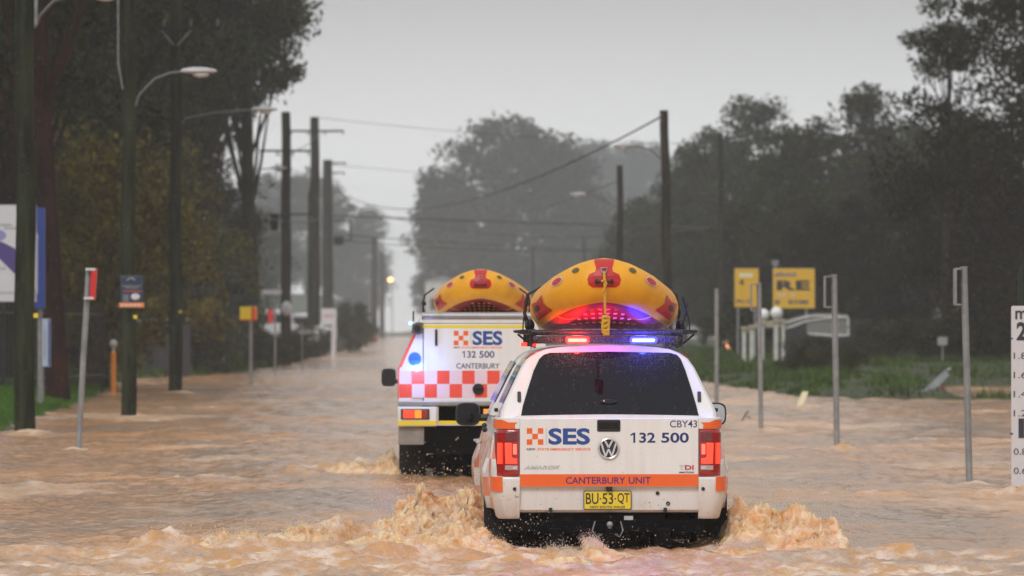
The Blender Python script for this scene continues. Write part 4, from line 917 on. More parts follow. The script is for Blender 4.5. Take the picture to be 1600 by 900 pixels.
# roof rack
rk = MB()
for yq in np.linspace(0.38, 2.9, 9): rk.box((0, yq, 1.685), (1.16, 0.05, 0.022))
for s in (-1, 1):
    rk.tube([(s*0.60, 0.34, 1.70), (s*0.60, 2.95, 1.70)], 0.022, 10)
    for yq in (0.5, 1.3, 2.2): rk.box((s*0.58, yq, 1.635), (0.05, 0.07, 0.10))
rk.tube([(-0.60, 0.34, 1.70), (0.60, 0.34, 1.70)], 0.02, 10)
rack = rk.build('roof_rack', BLACK, ute, bevel=0.003)
for s in (-1, 1):
    mb = MB(); mb.loft([[(s*0.56, yq, 1.675), (s*0.72, yq, 1.695), (s*0.725, yq, 1.715), (s*0.56, yq, 1.725)] for yq in (0.5, 0.56, 0.9, 0.96)]); mb.tube([(s*0.70, 0.55, 1.685), (s*0.60, 0.55, 1.60), (s*0.56, 0.6, 1.58)], 0.010, 6); mb.build('rack_wing', BLACK, rack, bevel=0.004)
    mb = MB(); mb.ball((s*0.60, 0.7, 1.755), 0.05, 12, 8, (0.8, 1.2, 1)); mb.tube([(s*0.595, 0.6, 1.72), (s*0.64, 0.6, 1.86), (s*0.61, 0.6, 1.98)], 0.008, 6); mb.tube([(s*0.66, 0.5, 1.72), (s*0.655, 0.52, 1.80), (s*0.63, 0.52, 1.88), (s*0.645, 0.52, 1.93)], 0.006, 6); mb.build('strap_winch', BLACK, rack)
    mb = MB()
    pth = [Vector((s*a, 1.3, b_)) for a, b_ in ((0.60, 1.71), (0.625, 1.85), (0.60, 2.0), (0.50, 2.06), (0.30, 2.10), (0, 2.115))]
    mb.tube(pth, 0.012, 6); mb.build('tie_down_strap', BLACK, rack)
# light bar
lb = MB(); lb.loft([[(a, b_+0.30, 1.64+c_) for b_, c_ in ((0.0, -0.03), (-0.012, 0), (0, 0.03), (0.14, 0.03), (0.15, 0), (0.14, -0.03))] for a in (-0.585, -0.57, 0.54, 0.555)])
bar_ = lb.build('light_bar', mat('smoked_light_bar_lens', (0.02, 0.006, 0.025), 0.12, coat=0.6), ute, sharp=30)
def beacon(x0, x1, m, core, par):
    mb = MB(); mb.prism(rr(x0, x1, 1.613, 1.664, 0.018), 0.276, 0.29); bo = mb.build('lit_beacon', m, par)
    mb = MB(); mb.prism(rr(x0+0.018, x1-0.018, 1.623, 1.650, 0.010), 0.271, 0.277); mb.build('beacon_core', core, bo); return bo
beacon(hx(886), hx(923), REDBEACON, REDCORE, bar_); beacon(hx(987), hx(1030), BLUEBEACON, BLUECORE, bar_)
for x0, x1, m_ in ((-0.55, -0.36, LENSR), (-0.12, 0.16, LENSB), (0.42, 0.53, LENSB)):
    mb = MB(); mb.prism(rr(x0, x1, 1.618, 1.66, 0.01), 0.281, 0.29); mb.build('unlit_lens', m_, bar_)
for px, py in ((889, 519), (989, 519)):
    mb = MB(); mb.box((hx(px)+0.08, 0.315, 1.672), (0.10, 0.02, 0.006)); mb.build('bar_highlight_strip', CHROME, bar_)
mb = MB(); mb.box((hx(821), 0.40, hz_(538.5)), (0.045, 0.03, 0.03)); mb.build('side_marker_lamp', REDBEACON, rack)
mb = MB(); mb.box((hx(838), 0.40, hz_(539.5)), (0.025, 0.03, 0.018)); mb.build('side_marker_lamp', REDBEACON, rack)
def lamp(name, loc, col, e, r=0.03):
    l = bpy.data.lights.new(name, 'POINT'); l.energy = e; l.color = col; l.shadow_soft_size = r
    o = bpy.data.objects.new(name, l); COL.objects.link(o); o.location = loc; return o
lamp('red_beacon_light', (UX-0.24, 45.19, 1.64), (1, 0.02, 0.012), 11); lamp('blue_beacon_light', (UX+0.28, 45.19, 1.64), (0.02, 0.035, 1), 24)
# the ute's raft and its rope
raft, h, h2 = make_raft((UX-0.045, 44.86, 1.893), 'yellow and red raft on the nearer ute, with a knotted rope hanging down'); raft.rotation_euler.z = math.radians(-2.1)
mb = MB(); pts = [(0, h2.y-0.034, 0.275), (0.004, h.y-0.05, 0.20), (0.006, h.y-0.04, 0.05), (0.008, h.y-0.03, -0.05)]
mb.tube(pts, 0.010, 8); rp = mb.build('bow_rope', ROPE, raft)
mb = MB()
for k in range(5): mb.tube([(0.012+0.026*math.cos(a)*(1-0.06*k), h.y-0.045-0.012*math.sin(a), -0.085-0.028*k+0.012*math.sin(a+k)) for a in [2*math.pi*q_/14 for q_ in range(15)]], 0.013, 8, cap=False)
mb.tube([(0.0, h.y-0.05, -0.06), (-0.012, h.y-0.055, -0.15), (0.004, h.y-0.05, -0.215), (0.028, h.y-0.05, -0.21), (0.036, h.y-0.05, -0.10)], 0.012, 8)
mb.build('rope_knot', ROPE, raft); mb = MB()
mb.tube([(-0.02, h.y-0.055, 0.20), (0.01, h.y-0.062, 0.215), (0.018, h.y-0.055, 0.185), (-0.01, h.y-0.06, 0.12)], 0.009, 8)
mb.build('rope_hitch', ROPE, raft)
# ---------------------------------------------------------------- rescue truck
TD = 67.0; TX = ax(746, TD); S2 = F/TD
truck = empty('rescue_truck', (TX, TD, 0), 'boxy white rescue truck with chequered tail ahead of the ute, blue light flashing', 'truck')
def tx(px): return (px-746)/S2
def tz(py): return CH-(py-VY)/S2
def tsec(y, k=0.0):
    half = [(0.925-k, 0.60), (0.925-k, 1.22), (0.915-k, 1.27), (0.68-k, 1.80), (0.66-k, 1.845), (0.63-k, 1.86)]
    pts = [(x, y, z-(k if z > 1.7 else 0)) for x, z in half]
    return pts+[(-a, b, c_) for a, b, c_ in pts][::-1]
mb = MB(); mb.loft([tsec(0.0, 0.015), tsec(0.012, 0.004), tsec(0.03, 0), tsec(3.0, 0), tsec(3.02, 0.02)]); tbody = mb.build('box_body', WHITET, truck, sharp=25)
mb = MB(); mb.loft([[(x, y, z) for x, z in ((-0.88, 0.35), (0.88, 0.35), (0.90, 1.0), (0.72, 1.70), (0.5, 1.78), (-0.5, 1.78), (-0.72, 1.70), (-0.90, 1.0))] for y in (3.1, 4.3)]+[[(x, 5.2, z) for x, z in ((-0.85, 0.35), (0.85, 0.35), (0.88, 0.9), (0.70, 1.1), (0.5, 1.12), (-0.5, 1.12), (-0.70, 1.1), (-0.88, 0.9))]]); mb.build('cab', WHITET, truck, bevel=0.03, segs=3)
mb = MB(); mb.prism([(tx(662), tz(634)), (tx(662), tz(506)), (0.62, tz(506)), (0.62, tz(634))], -0.012, 0.004); door = mb.build('rear_door', WHITET, truck, bevel=0.004)
# yellow stripe under the roof, silver roof rail, yellow stripe on the bumper
mb = MB(); mb.prism([(tx(657), tz(512.5)), (tx(657), tz(508)), (0.655, tz(508)), (0.655, tz(512.5))], -0.0145, -0.002); mb.build('yellow_stripe', YSTRIPE, truck)
mb = MB(); mb.tube([(tx(659), 0.02, tz(494)), (0.66, 0.02, tz(494))], 0.045, 12); mb.build('roof_roller', ALLOY, truck)
mb = MB(); mb.box((tx(681.5), -0.018, tz(527.5)), (0.028, 0.014, 0.19)); mb.build('door_slot', BLACK, door, bevel=0.003)
mb = MB(); mb.prism([(tx(660.6), tz(635)), (tx(660.6), tz(505)), (0.63, tz(505)), (0.63, tz(635))], -0.004, -0.001); mb.build('door_seal', BLACK, truck)
for py in (520, 566, 612):
    mb = MB(); mb.box((0.60, -0.016, tz(py)), (0.07, 0.012, 0.03)); mb.tube([(0.565, -0.02, tz(py)-0.02), (0.565, -0.02, tz(py)+0.02)], 0.008, 8); mb.build('hinge', ALLOY, door)
# chequer band
cols = [622+i*19.3 for i in range(-1, 14)]; k = 0
for r_, (za, zb_) in enumerate(((579, 600), (600, 621.5))):
    for i in range(13):
        x0, x1 = 624+19.6*i, 624+19.6*(i+1); x1 = min(x1, 868)
        if x1-x0 < 2: continue
        y_ = -0.0135 if x0 > 661 else -0.0015
        if x0 < 661 < x1: y_ = -0.0135
        m_ = CHECKO if (i+r_) % 2 else CHECKW
        mb = MB(); mb.prism([(tx(x0), tz(zb_)), (tx(x1), tz(zb_)), (tx(x1), tz(za)), (tx(x0), tz(za))], y_, 0.0); mb.build('orange_square' if (i+r_) % 2 else 'pale_square', m_, truck)
mb = MB(); mb.tube([(tx(747), -0.035, tz(608)), (tx(747), -0.01, tz(608))], 0.066, 24); rl = mb.build('round_latch', BLACK, door, bevel=0.004)
mb = MB(); mb.box((tx(747), -0.045, tz(608)), (0.09, 0.02, 0.022)); mb.build('latch_grip', MATS['wet_rubber'], rl, bevel=0.003)
ses(tx(709), tx(785), tz(517), tz(539.5), -0.0125, door)
text('NSW', tx(709), tx(719), tz(544.5), tz(541.5), -0.0125, DARKP, door, bold=0.02); text('STATE EMERGENCY SERVICE', tx(721), tx(784.5), tz(544.5), tz(541.5), -0.0125, ORANGE, door, bold=0.02)
one(tx(722), tx(727), tz(559), tz(548.5), -0.0125, NAVY, door); text('32', tx(730), tx(743.5), tz(559), tz(548.5), -0.0125, NAVY, door, bold=0.015); text('500', tx(749), tx(772.5), tz(559), tz(548.5), -0.0125, NAVY, door, bold=0.015)
text('CANTERBURY', tx(713), tx(780.5), tz(576), tz(567.5), -0.0125, NAVY, door, bold=0.01)
mb = MB(); mb.prism(oval(tx(648), tz(561), 0.075, 0.078, 0, 26), -0.004, 0.004); rb = mb.build('round_badge', mat('badge_blue', (0.01, 0.13, 0.42), 0.4), truck)
mb = MB(); mb.box((tx(648), -0.005, tz(561)), (0.10, 0.003, 0.02)); mb.build('badge_bar', SIGNB, rb)
# slanted red edge tape, corner camera, side lamp
mb = MB(); pz = [(-0.905, 1.275), (-0.672, 1.80)]
mb.loft([[(a-0.012, -0.004, b_), (a+0.022, -0.004, b_), (a+0.022, 0.012, b_), (a-0.012, 0.012, b_)] for a, b_ in pz]); mb.build('red_edge_tape', CHECKO, truck)
mb = MB(); mb.prism([(-0.930, tz(622)), (-0.918, tz(622)), (-0.905, 1.275), (-0.921, 1.275)], -0.004, 0.01); mb.build('red_edge_tape', CHECKO, truck)
mb = MB(); mb.prism([(tx(643), tz(521)), (tx(644), tz(507)), (tx(651), tz(503.5)), (tx(660), tz(504)), (tx(660), tz(521)), (tx(653), tz(523))], -0.06, 0.0); sp = mb.build('corner_speaker', mat('grey_speaker', (0.10, 0.10, 0.11), 0.6), truck, bevel=0.008)
mb = MB(); mb.tube([(tx(652), -0.075, tz(513)), (tx(652), -0.055, tz(513))], 0.04, 18); mb.build('speaker_cone', BLACK, sp)
mb = MB(); mb.ball((tx(652), -0.03, tz(575)), 0.042, 12, 8, (1.3, 0.6, 0.8)); mb.build('flashing_lamp', mat('lit_blue_side_lamp', (0.5, 0.7, 1), 0.3, emit=(0.25, 0.55, 1.0), estr=16), truck)
mb = MB(); mb.ball((tx(641), 0.1, tz(505)), 0.02, 8, 6); mb.build('corner_lamp', mat('lit_blue_corner_lamp', (0.5, 0.7, 1), 0.3, emit=(0.1, 0.45, 1.0), estr=5), truck)
lamp('blue_side_light', (TX+tx(652), TD-0.14, tz(575)), (0.2, 0.35, 1), 8, 0.03)
for a, b_, c_ in ((646, 486, 502), (661, 470, 490)):
    mb = MB(); mb.tube([(tx(a), 0.2, tz(c_)), (tx(a), 0.2, tz(b_))], 0.010, 6); mb.build('aerial', BLACK, truck)
# bumper, lamps
mb = MB(); mb.box((0, 0.0, tz(630)), (1.85, 0.06, 0.05)); mb.build('body_sill', ALLOY, truck, bevel=0.008)
for s in (-1, 1):
    mb = MB(); mb.box((s*0.70, 0.0, tz(651)), (0.45, 0.10, 0.225)); bm_ = mb.build('bumper', WHITET, truck, bevel=0.01)
    mb = MB(); mb.box((s*0.70, -0.052, tz(661)), (0.446, 0.004, 0.05)); mb.build('yellow_stripe', YSTRIPE, bm_)
    mb = MB(); mb.box((s*0.725, -0.055, tz(647)), (0.33, 0.02, 0.12)); ho = mb.build('lamp_housing', BLACK, bm_, bevel=0.004)
    for a, b_, m_ in ((0.80, 0.13, MATS['lit_tail_lamp']), (0.69, 0.08, AMBER), (0.61, 0.06, REDGLASS)):
        mb = MB(); mb.box((s*a, -0.067, tz(647)), (b_, 0.012, 0.095)); mb.build('lamp_lens', m_, ho, bevel=0.003)
    mb = MB(); mb.box((s*0.77, 0.06, tz(681)), (0.30, 0.10, 0.21)); mb.build('toolbox_panel', mat('dirty_grey_panel', (0.30, 0.28, 0.26), 0.6, var=0.3) if 'dirty_grey_panel' not in MATS else MATS['dirty_grey_panel'], truck, bevel=0.008)
    mb = MB(); mb.box((s*0.76, 0.45, tz(712)), (0.30, 0.03, 0.34)); mb.build('mudflap', RUBBER, truck)
    for yy_ in (1.0, 4.2):
        mb = MB(); mb.lathe_x([(-0.05, 0.10), (-0.14, 0.26), (-0.15, 0.38), (-0.12, 0.43), (0.12, 0.43), (0.15, 0.38), (0.14, 0.26), (0.05, 0.10)], (s*0.74, yy_, 0.12), 36); ty = mb.build('tyre', RUBBER, truck)
        mb = MB(); mb.lathe_x([(s*0.02, 0.01), (s*0.06, 0.1), (s*0.05, 0.22), (s*0.12, 0.27)], (s*0.74, yy_, 0.12), 20); mb.build('rim', ALLOY, ty)
    mb = MB(); secs = []
    for yq, k in ((3.40, 0.93), (3.42, 1.0), (3.50, 0.9), (3.55, 0.4)):
        secs.append([(s*1.035+0.09*k*math.copysign(abs(math.cos(a))**0.5, math.cos(a)), yq, 1.13+0.11*k*math.copysign(abs(math.sin(a))**0.5, math.sin(a))) for a in [2*math.pi*q_/24 for q_ in range(24)]])
    mb.loft(secs); mb.tube([(s*0.86, 3.46, 1.08), (s*1.0, 3.46, 1.08)], 0.025, 8); mb.build('wing_mirror', BLACK, truck)
mb = MB(); mb.box((0.0, 0.02, tz(647)), (0.92, 0.04, 0.21)); cp = mb.build('centre_step', WHITET, truck, bevel=0.006)
mb = MB(); mb.box((0.0, -0.003, tz(660)), (0.90, 0.004, 0.04)); mb.build('yellow_stripe', YSTRIPE, cp)
mb = MB(); mb.box((-0.12, -0.01, tz(650)), (0.16, 0.02, 0.07)); mb.build('small_plate', REDDARK, cp)
mb = MB(); mb.box((0.14, -0.012, tz(645)), (0.14, 0.02, 0.09)); mb.build('amber_lamp', AMBER, cp)
mb = MB(); mb.box((0, 1.8, 0.42), (1.3, 3.4, 0.30)); mb.tube([(-0.7, 1.0, 0.16), (0.7, 1.0, 0.16)], 0.09, 10); mb.ball((0, 1.0, 0.16), 0.22); mb.box((-0.35, 1.5, 0.12), (0.3, 0.8, 0.3)); mb.box((0.3, 1.4, 0.12), (0.35, 0.9, 0.3)); mb.build('chassis', CHASSIS, truck)
# the truck's raft: same build with its own parts
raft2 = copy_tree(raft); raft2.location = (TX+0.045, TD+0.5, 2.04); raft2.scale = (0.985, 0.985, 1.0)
raft2['label'] = 'yellow and red raft on top of the boxy rescue truck, without a rope'
for o in [c for c in children(raft2) if c.name.split('.')[0] in ('bow_rope', 'rope_knot', 'rope_hitch')]: bpy.data.objects.remove(o)
for s in (-1, 1):
    mb = MB(); mb.tube([(s*0.60, 0.6, 1.86), (s*0.63, 0.6, 2.0), (s*0.61, 0.6, 2.12), (s*0.5, 0.6, 2.2)], 0.012, 6); mb.ball((s*0.62, 0.6, 2.02), 0.03, 8, 6); mb.build('tie_down_strap', BLACK, truck)
# ---------------------------------------------------------------- power poles, street lamps, wires
INS = mat('grey_insulator', (0.12, 0.12, 0.13), 0.5)
def gz(x, D): return float(ground_h(np.array([x]), np.array([D]))[0])
def pole(px, D, ytop, w_px, label, m=WOOD, lean=0.0, group='wooden power poles along the road', name='power_pole', ztop=None):
    x = ax(px, D); zt = ztop or az(ytop, D); r = w_px/2/F*D
    e = empty(name, (x, D, 0), label, 'pole', group)
    mb = MB(); n = 12; zb = min(gz(x, D), 0)-0.3
    mb.tube([(lean*(zb+(zt-zb)*i/n)/10+0.02*math.sin(i*1.3+px), 0, zb+(zt-zb)*i/n) for i in range(n+1)], [r*(1.08-0.22*i/n) for i in range(n+1)], 14)
    mb.build('shaft', m, e); return e, zt, r
def crossarm(e, z, x0, x1, ins=4, down=True, thick=0.10, braces=True):
    mb = MB(); mb.box(((x0+x1)/2, -0.16, z), (x1-x0, 0.09, thick)); a = mb.build('crossarm', WOOD, e, bevel=0.008)
    for k in range(ins):
        x = x0+0.08+(x1-x0-0.16)*k/max(1, ins-1)
        if abs(x) < 0.18: continue
        mb = MB(); s = -1 if down else 1
        mb.tube([(x, -0.16, z+s*0.05), (x, -0.16, z+s*0.12)], 0.03, 8); mb.tube([(x, -0.16, z+s*0.12), (x, -0.16, z+s*0.24)], [0.045, 0.035], 10); mb.build('insulator', INS, a)
    if braces:
        for s in (-1, 1):
            mb = MB(); xe = 0.35*(x1 if s > 0 else -x0)
            if xe > 0.1: mb.tube([(s*xe, -0.17, z-0.05), (s*0.05, -0.17, z-0.45)], 0.02, 6); mb.build('brace', STEEL, e)
def street_lamp(e, z, arm, rise, r, zb=None, m=LAMPW, L_=0.7, base_drop=0.5, loff=0):
    s = 1 if arm > 0 else -1
    mb = MB(); mb.tube([(s*r, -0.05, z-base_drop), (s*r*1.5, -0.05, z), (arm*0.5, -0.05, z+rise*0.72), (arm*0.8, -0.05, z+rise), (arm, -0.05, z+rise+0.02)], 0.024, 8); mb.build('lamp_arm', ARM, e)
    mb = MB(); secs = []
    for t, k in ((0, 0.35), (0.08, 0.7), (0.35, 1.0), (0.7, 0.9), (0.94, 0.5), (1, 0.15)):
        secs.append([(arm+s*L_*t, -0.05+0.13*k*math.cos(a), z+rise+0.03+0.085*k*(math.sin(a) if math.sin(a) > 0 else 0.55*math.sin(a))) for a in [2*math.pi*q/16 for q in range(16)]])
    mb.loft(secs); h = mb.build('lamp_head', m, e)
    mb = MB(); mb.ball((arm+s*L_*0.55, -0.05, z+rise-0.03), 0.11, 12, 8, (1.5, 0.8, 0.55)); mb.build('lamp_glass', SIGNW, h)
e, zt, r = pole(40, 93.5, 0, 31, 'thick mossy pole nearest on the left, its foot in the flood', WOODM, ztop=11.5)
p1 = e; street_lamp(e, az(25, 93.5), ax(128, 93.5)-ax(40, 93.5), 0.32, r, base_drop=0.2)
mb = MB(); mb.tube([(r+0.02, -0.1, az(40, 93.5)), (r+0.03, -0.1, 11)], 0.03, 8); mb.build('conduit', STEEL, e)
e, zt, r = pole(201, 112, 0, 23, 'mossy pole carrying the dark blue notice', WOODM, ztop=11.5); p2 = e
street_lamp(e, az(148, 112), ax(283, 112)-ax(201, 112), 0.42, r, base_drop=0.22)
mb = MB(); mb.tube([(-0.2, -0.15, 11), (-0.19, -0.15, az(100, 112)), (-0.1, -0.17, az(140, 112))], 0.015, 8); mb.build('service_cable', STEEL, e)
e, zt, r = pole(275, 154, 0, 20, 'third mossy pole on the left, bearing the second street lamp', WOODM, ztop=12.2); p3 = e
street_lamp(e, az(185, 154), ax(393, 154)-ax(275, 154), 0.20, r, base_drop=0.15); crossarm(e, az(45, 154), -1.1, 1.2, 4, False)
e, zt, r = pole(388, 239, -20, 16, 'tall pole in front of the overhanging gum, yellow sign at its foot', WOODM, ztop=14.6); p4 = e
crossarm(e, az(64, 239), -1.7, 1.3, 4, False); street_lamp(e, az(265, 239), 0.9, 0.02, r)
e, zt, r = pole(447, 273, 175, 16.5, 'dark bare-topped pole with a side box, second from the road gap'); p5 = e
crossarm(e, az(236, 273), -1.25, 1.15, 4, True); crossarm(e, az(335, 273), -0.95, 1.3, 3, True, 0.08)
mb = MB(); mb.box((-0.55, -0.2, az(348, 273)), (0.35, 0.3, 0.75)); mb.box((-0.2, -0.2, az(340, 273)), (0.4, 0.08, 0.08)); mb.build('switch_box', CHASSIS, e, bevel=0.02)
mb = MB(); mb.ball((0.03, -0.25, az(482, 273)), 0.24, 12, 8, (1, 0.6, 1.5)); mb.build('meter_cover', SIGNW, e)
e, zt, r = pole(492, 346, 183, 16, 'tallest dark pole with a crossarm reaching over the road', lean=0.0); p6 = e
crossarm(e, az(205, 346), -1.5, 1.75, 4, True, 0.12)
mb = MB(); mb.box((0, -0.3, az(522, 346)), (0.55, 0.35, 1.0)); mb.build('white_box', SIGNW, e, bevel=0.15, segs=3)
mb = MB(); mb.tube([(-0.35, 0, -0.2), (-0.28, 0, az(300, 346))], 0.14, 10); mb.tube([(-0.28, 0, az(300, 346)), (0, 0, az(240, 346))], 0.08, 8); mb.build('stay_post', WOOD, e)
e, zt, r = pole(512, 470, 250, 17, 'stout pole with three crossarms and a square frame, behind the tallest one'); p7 = e
crossarm(e, az(255, 470), -0.2, 1.5, 3, True, 0.12); crossarm(e, az(270, 470), -0.3, 1.4, 3, True, 0.1)
mb = MB()
for a, b_ in (((0.5, 345), (1.9, 345)), ((1.9, 345), (1.9, 376)), ((1.9, 376), (0.5, 376))): mb.tube([(a[0], -0.3, az(a[1], 470)), (b_[0], -0.3, az(b_[1], 470))], 0.07, 6)
mb.build('transformer_frame', CHASSIS, e)
mb = MB(); mb.box((0.9, -0.3, az(376, 470)), (0.8, 0.5, 0.7)); mb.build('transformer', CHASSIS, e, bevel=0.05)
for px, D, yt, wd, lb in ((585, 760, 370, 10, 'pale distant pole left of the road gap'), (597, 1000, 395, 8, 'paler distant pole nearer the road gap')): pole(px, D, yt, wd, lb, group='distant power poles')
mb = MB()
# right-hand poles
e, zt, r = pole(1045.5, 180, 172, 15.5, 'dark pole with a street lamp arm, tallest right of the road', lean=-0.17); q1 = e
street_lamp(e, az(250, 180), ax(988, 180)-ax(1040, 180), 0.40, r, base_drop=0.0, m=STEEL)
mb = MB()
for z_ in (az(180, 180), az(188, 180)): mb.ball((-0.25, -0.05, z_), 0.06, 8, 6); mb.tube([(0, -0.05, z_), (-0.25, -0.05, z_)], 0.02, 6)
mb.build('wire_bracket', STEEL, e)
e, zt, r = pole(969, 240, 258, 11, 'shorter dark pole right behind the ute\'s raft'); q2 = e
street_lamp(e, az(323, 240), ax(916, 240)-ax(969, 240), 0.48, r, base_drop=0.0)
e, zt, r = pole(1127, 270, 208, 8, 'thin faint pole left of the yellow signs'); q3 = e
mb = MB(); e, zt, r = pole(833, 600, 385, 4, 'faint pole in front of the huge rounded tree', group='distant power poles')
e, zt, r = pole(913, 560, 370, 4, 'faint pole right of the huge rounded tree\'s centre', group='distant power poles')
def wire(A, B, sag, rad, label, group='overhead wires across the road'):
    A, B = Vector(A), Vector(B); P = []
    for i in range(33):
        t = i/32; p = A.lerp(B, t); p.z -= sag*4*t*(1-t); P.append(p)
    mb = MB(); mb.tube(P, rad, 6); return mb.build('overhead_wire', WIREM, None, label=label, cat='wire', group=group)
wire(at(500, 184, 346), at(1180, 226, 330), 0.35, 0.016, 'highest thin wire crossing the road from the tallest pole')
wire(at(515, 257, 470), at(1046, 300, 600), 0.1, 0.02, 'faint wire leaving the pole with three crossarms')
wire(at(520, 337, 400), at(1640, 368, 300), 0.10, 0.055, 'thick dark cable crossing the whole road low over the vehicles')
wire(at(520, 366, 460), at(1250, 402, 460), 0.25, 0.04, 'thinner cable running just below the thick dark one')
wire(at(1037, 180, 180), at(530, 300, 470), 2.1, 0.028, 'sagging wire from the top of the taller right-hand pole')
wire(at(965, 283, 240), at(700, 345, 470), 0.6, 0.02, 'short sagging wire from the shorter right-hand pole')
wire(at(500, 205, 346), at(452, 236, 273), 0.3, 0.02, 'wire between the tallest pole and the bare-topped pole')
wire(at(530, 315, 470), at(1135, 352, 320), 1.6, 0.03, 'dark sagging cable just above the thick one')
wire(at(500, 372, 346), at(1127, 384, 320), 0.5, 0.022, 'thin low cable in front of the huge rounded tree')
wire(at(405, 336, 240), at(505, 340, 346), 0.3, 0.025, 'low wire linking the left poles')
for i, (a, b_, sg, lb) in enumerate((((330, 67), (300, 120), 0.9, 'short loop of cable at the left end of the high crossarm'), ((352, 67), (330, 100), 1.3, 'loop of cable hanging under the high crossarm, near its left end'), ((376, 67), (352, 98), 0.9, 'loop of cable hanging under the high crossarm beside the pole'), ((436, 64), (402, 84), 1.9, 'deepest loop of cable at the right end of the high crossarm'))):
    wire(at(*a, 238), at(*b_, 238), sg, 0.025, lb, 'loops of cable on the left poles')
for i, (a, b_, sg, lb) in enumerate((((334, 178), (290, 200), 1.2, 'loop of cable below the second street lamp arm, left one'), ((358, 178), (318, 236), 0.9, 'loop of cable below the second street lamp arm, middle one'), ((406, 180), (372, 250), 0.8, 'loop of cable below the second street lamp head'))):
    wire(at(*a, 156), at(*b_, 156), sg, 0.016, lb, 'loops of cable on the left poles')

# ---------------------------------------------------------------- marker posts and signs
def post(px, py, D, ytop, wd, label, lean=0.0, group='galvanised marker posts standing in the flood', m=STEEL, side=-1, frame=None, name='marker_post'):
    x = ax(px, D); r = wd/2; zt = az(ytop, D)
    e = empty(name, (x, D, 0), label, 'post', group)
    mb = MB(); mb.tube([(-lean*zt*0-0.0, 0, -0.3), (lean*zt*0.5, 0, zt*0.5), (lean*zt, 0, zt)], r, 12); mb.build('tube', m, e)
    mb = MB(); mb.tube([(lean*zt, 0, zt), (lean*zt, 0, zt+0.012)], r*1.12, 12); mb.build('cap', ALLOY, e)
    if frame:
        w_, z0_, z1_, fm = frame; b_ = side*(r+w_/2)
        mb = MB()
        mb.box((b_+lean*zt-side*0.0, 0.02, (z0_+z1_)/2), (w_*0.16, 0.30, z1_-z0_)) if False else None
        th = 0.018
        for xx, dx, zz, dz in ((b_, w_, z1_, th), (b_, w_, z0_, th), (b_+side*(w_/2), th, (z0_+z1_)/2, z1_-z0_)): mb.box((xx+lean*zt, 0.0, zz), (dx, 0.25, dz))
        mb.build('sign_channel', fm, e, bevel=0.003)
    return e
pA = post(1517, 760, 63.0, 418, 0.075, 'galvanised post with a red-edged sign seen end-on, nearest the depth gauge', lean=-0.028, frame=(0.06, az(476, 63), az(420, 63), STEEL))
mb = MB(); mb.box((-0.165, 0.0, az(448, 63)), (0.012, 0.24, 0.33)); mb.build('red_sign_edge', SIGNR, pA)
post(1309, 703, 82.0, 430, 0.085, 'galvanised post with a narrow end-on sign, in front of the curved railing', lean=-0.019, frame=(0.09, az(480, 82), az(432, 82), STEEL))
post(1190, 672, 97.5, 443, 0.080, 'galvanised post with a narrow end-on sign, beside the twin globe lamps', lean=-0.016, frame=(0.09, az(485, 97.5), az(444, 97.5), STEEL))
post(1120, 650, 113, 452, 0.080, 'plain galvanised post just right of the ute\'s mirror')
pL = post(122, 703, 81.5, 420, 0.085, 'leaning grey post with a red end-on sign, in the flood on the left', lean=0.062)
mb = MB(); ztl = az(420, 81.5)
mb.box((0.062*ztl+0.065, 0, az(444, 81.5)), (0.075, 0.26, 0.45), Matrix.Rotation(0.06, 3, 'Y')); s_ = mb.build('red_sign', SIGNR, pL, bevel=0.004)
for zz in (az(421, 81.5), az(466, 81.5)):
    mb = MB(); mb.box((0.062*zz+0.03, 0, zz), (0.14, 0.27, 0.035)); mb.build('sign_clamp', SIGNW, s_)
# thin posts further along the left
for px, py, D, yt, wd, lb, sg in ((392, 600, 178, 478, 0.07, 'thin post under the yellow road sign', None), (430, 585, 215, 486, 0.07, 'thin post carrying the small red sign', None), (472, 577, 250, 505, 0.06, 'thin bare post between the two dark poles', None), (565, 547, 450, 520, 0.08, 'farthest thin post beside the round shrub', None), (350, 584, 225, 540, 0.05, 'thin low post on the bank beside the third pole', None)):
    post(px, py, D, yt, wd, lb, group='thin posts along the left side of the flood', m=STEEL)
def board(name, cat, px0, px1, py0, py1, D, m, label, group=None, th=0.04, edge=STEEL, legs=(), dy=0.0):
    x0, x1, z0_, z1_ = ax(px0, D), ax(px1, D), az(py1, D), az(py0, D); cx = (x0+x1)/2
    e = empty(name, (cx, D+dy, z0_), label, cat, group); w_, h_ = x1-x0, z1_-z0_
    mb = MB(); mb.box((0, 0, h_/2), (w_, th, h_)); mb.build('board', edge, e, bevel=0.004)
    mb = MB(); mb.box((0, -th/2-0.002, h_/2), (w_*0.985, 0.004, h_*0.985)); mb.build('face', m, e)
    for lx in legs:
        mb = MB(); mb.tube([(lx*w_, th/2+0.05, -z0_-0.4), (lx*w_, th/2+0.05, h_*0.9)], 0.05, 8); mb.build('leg', STEEL, e)
    return e, w_, h_, -th/2-0.0045
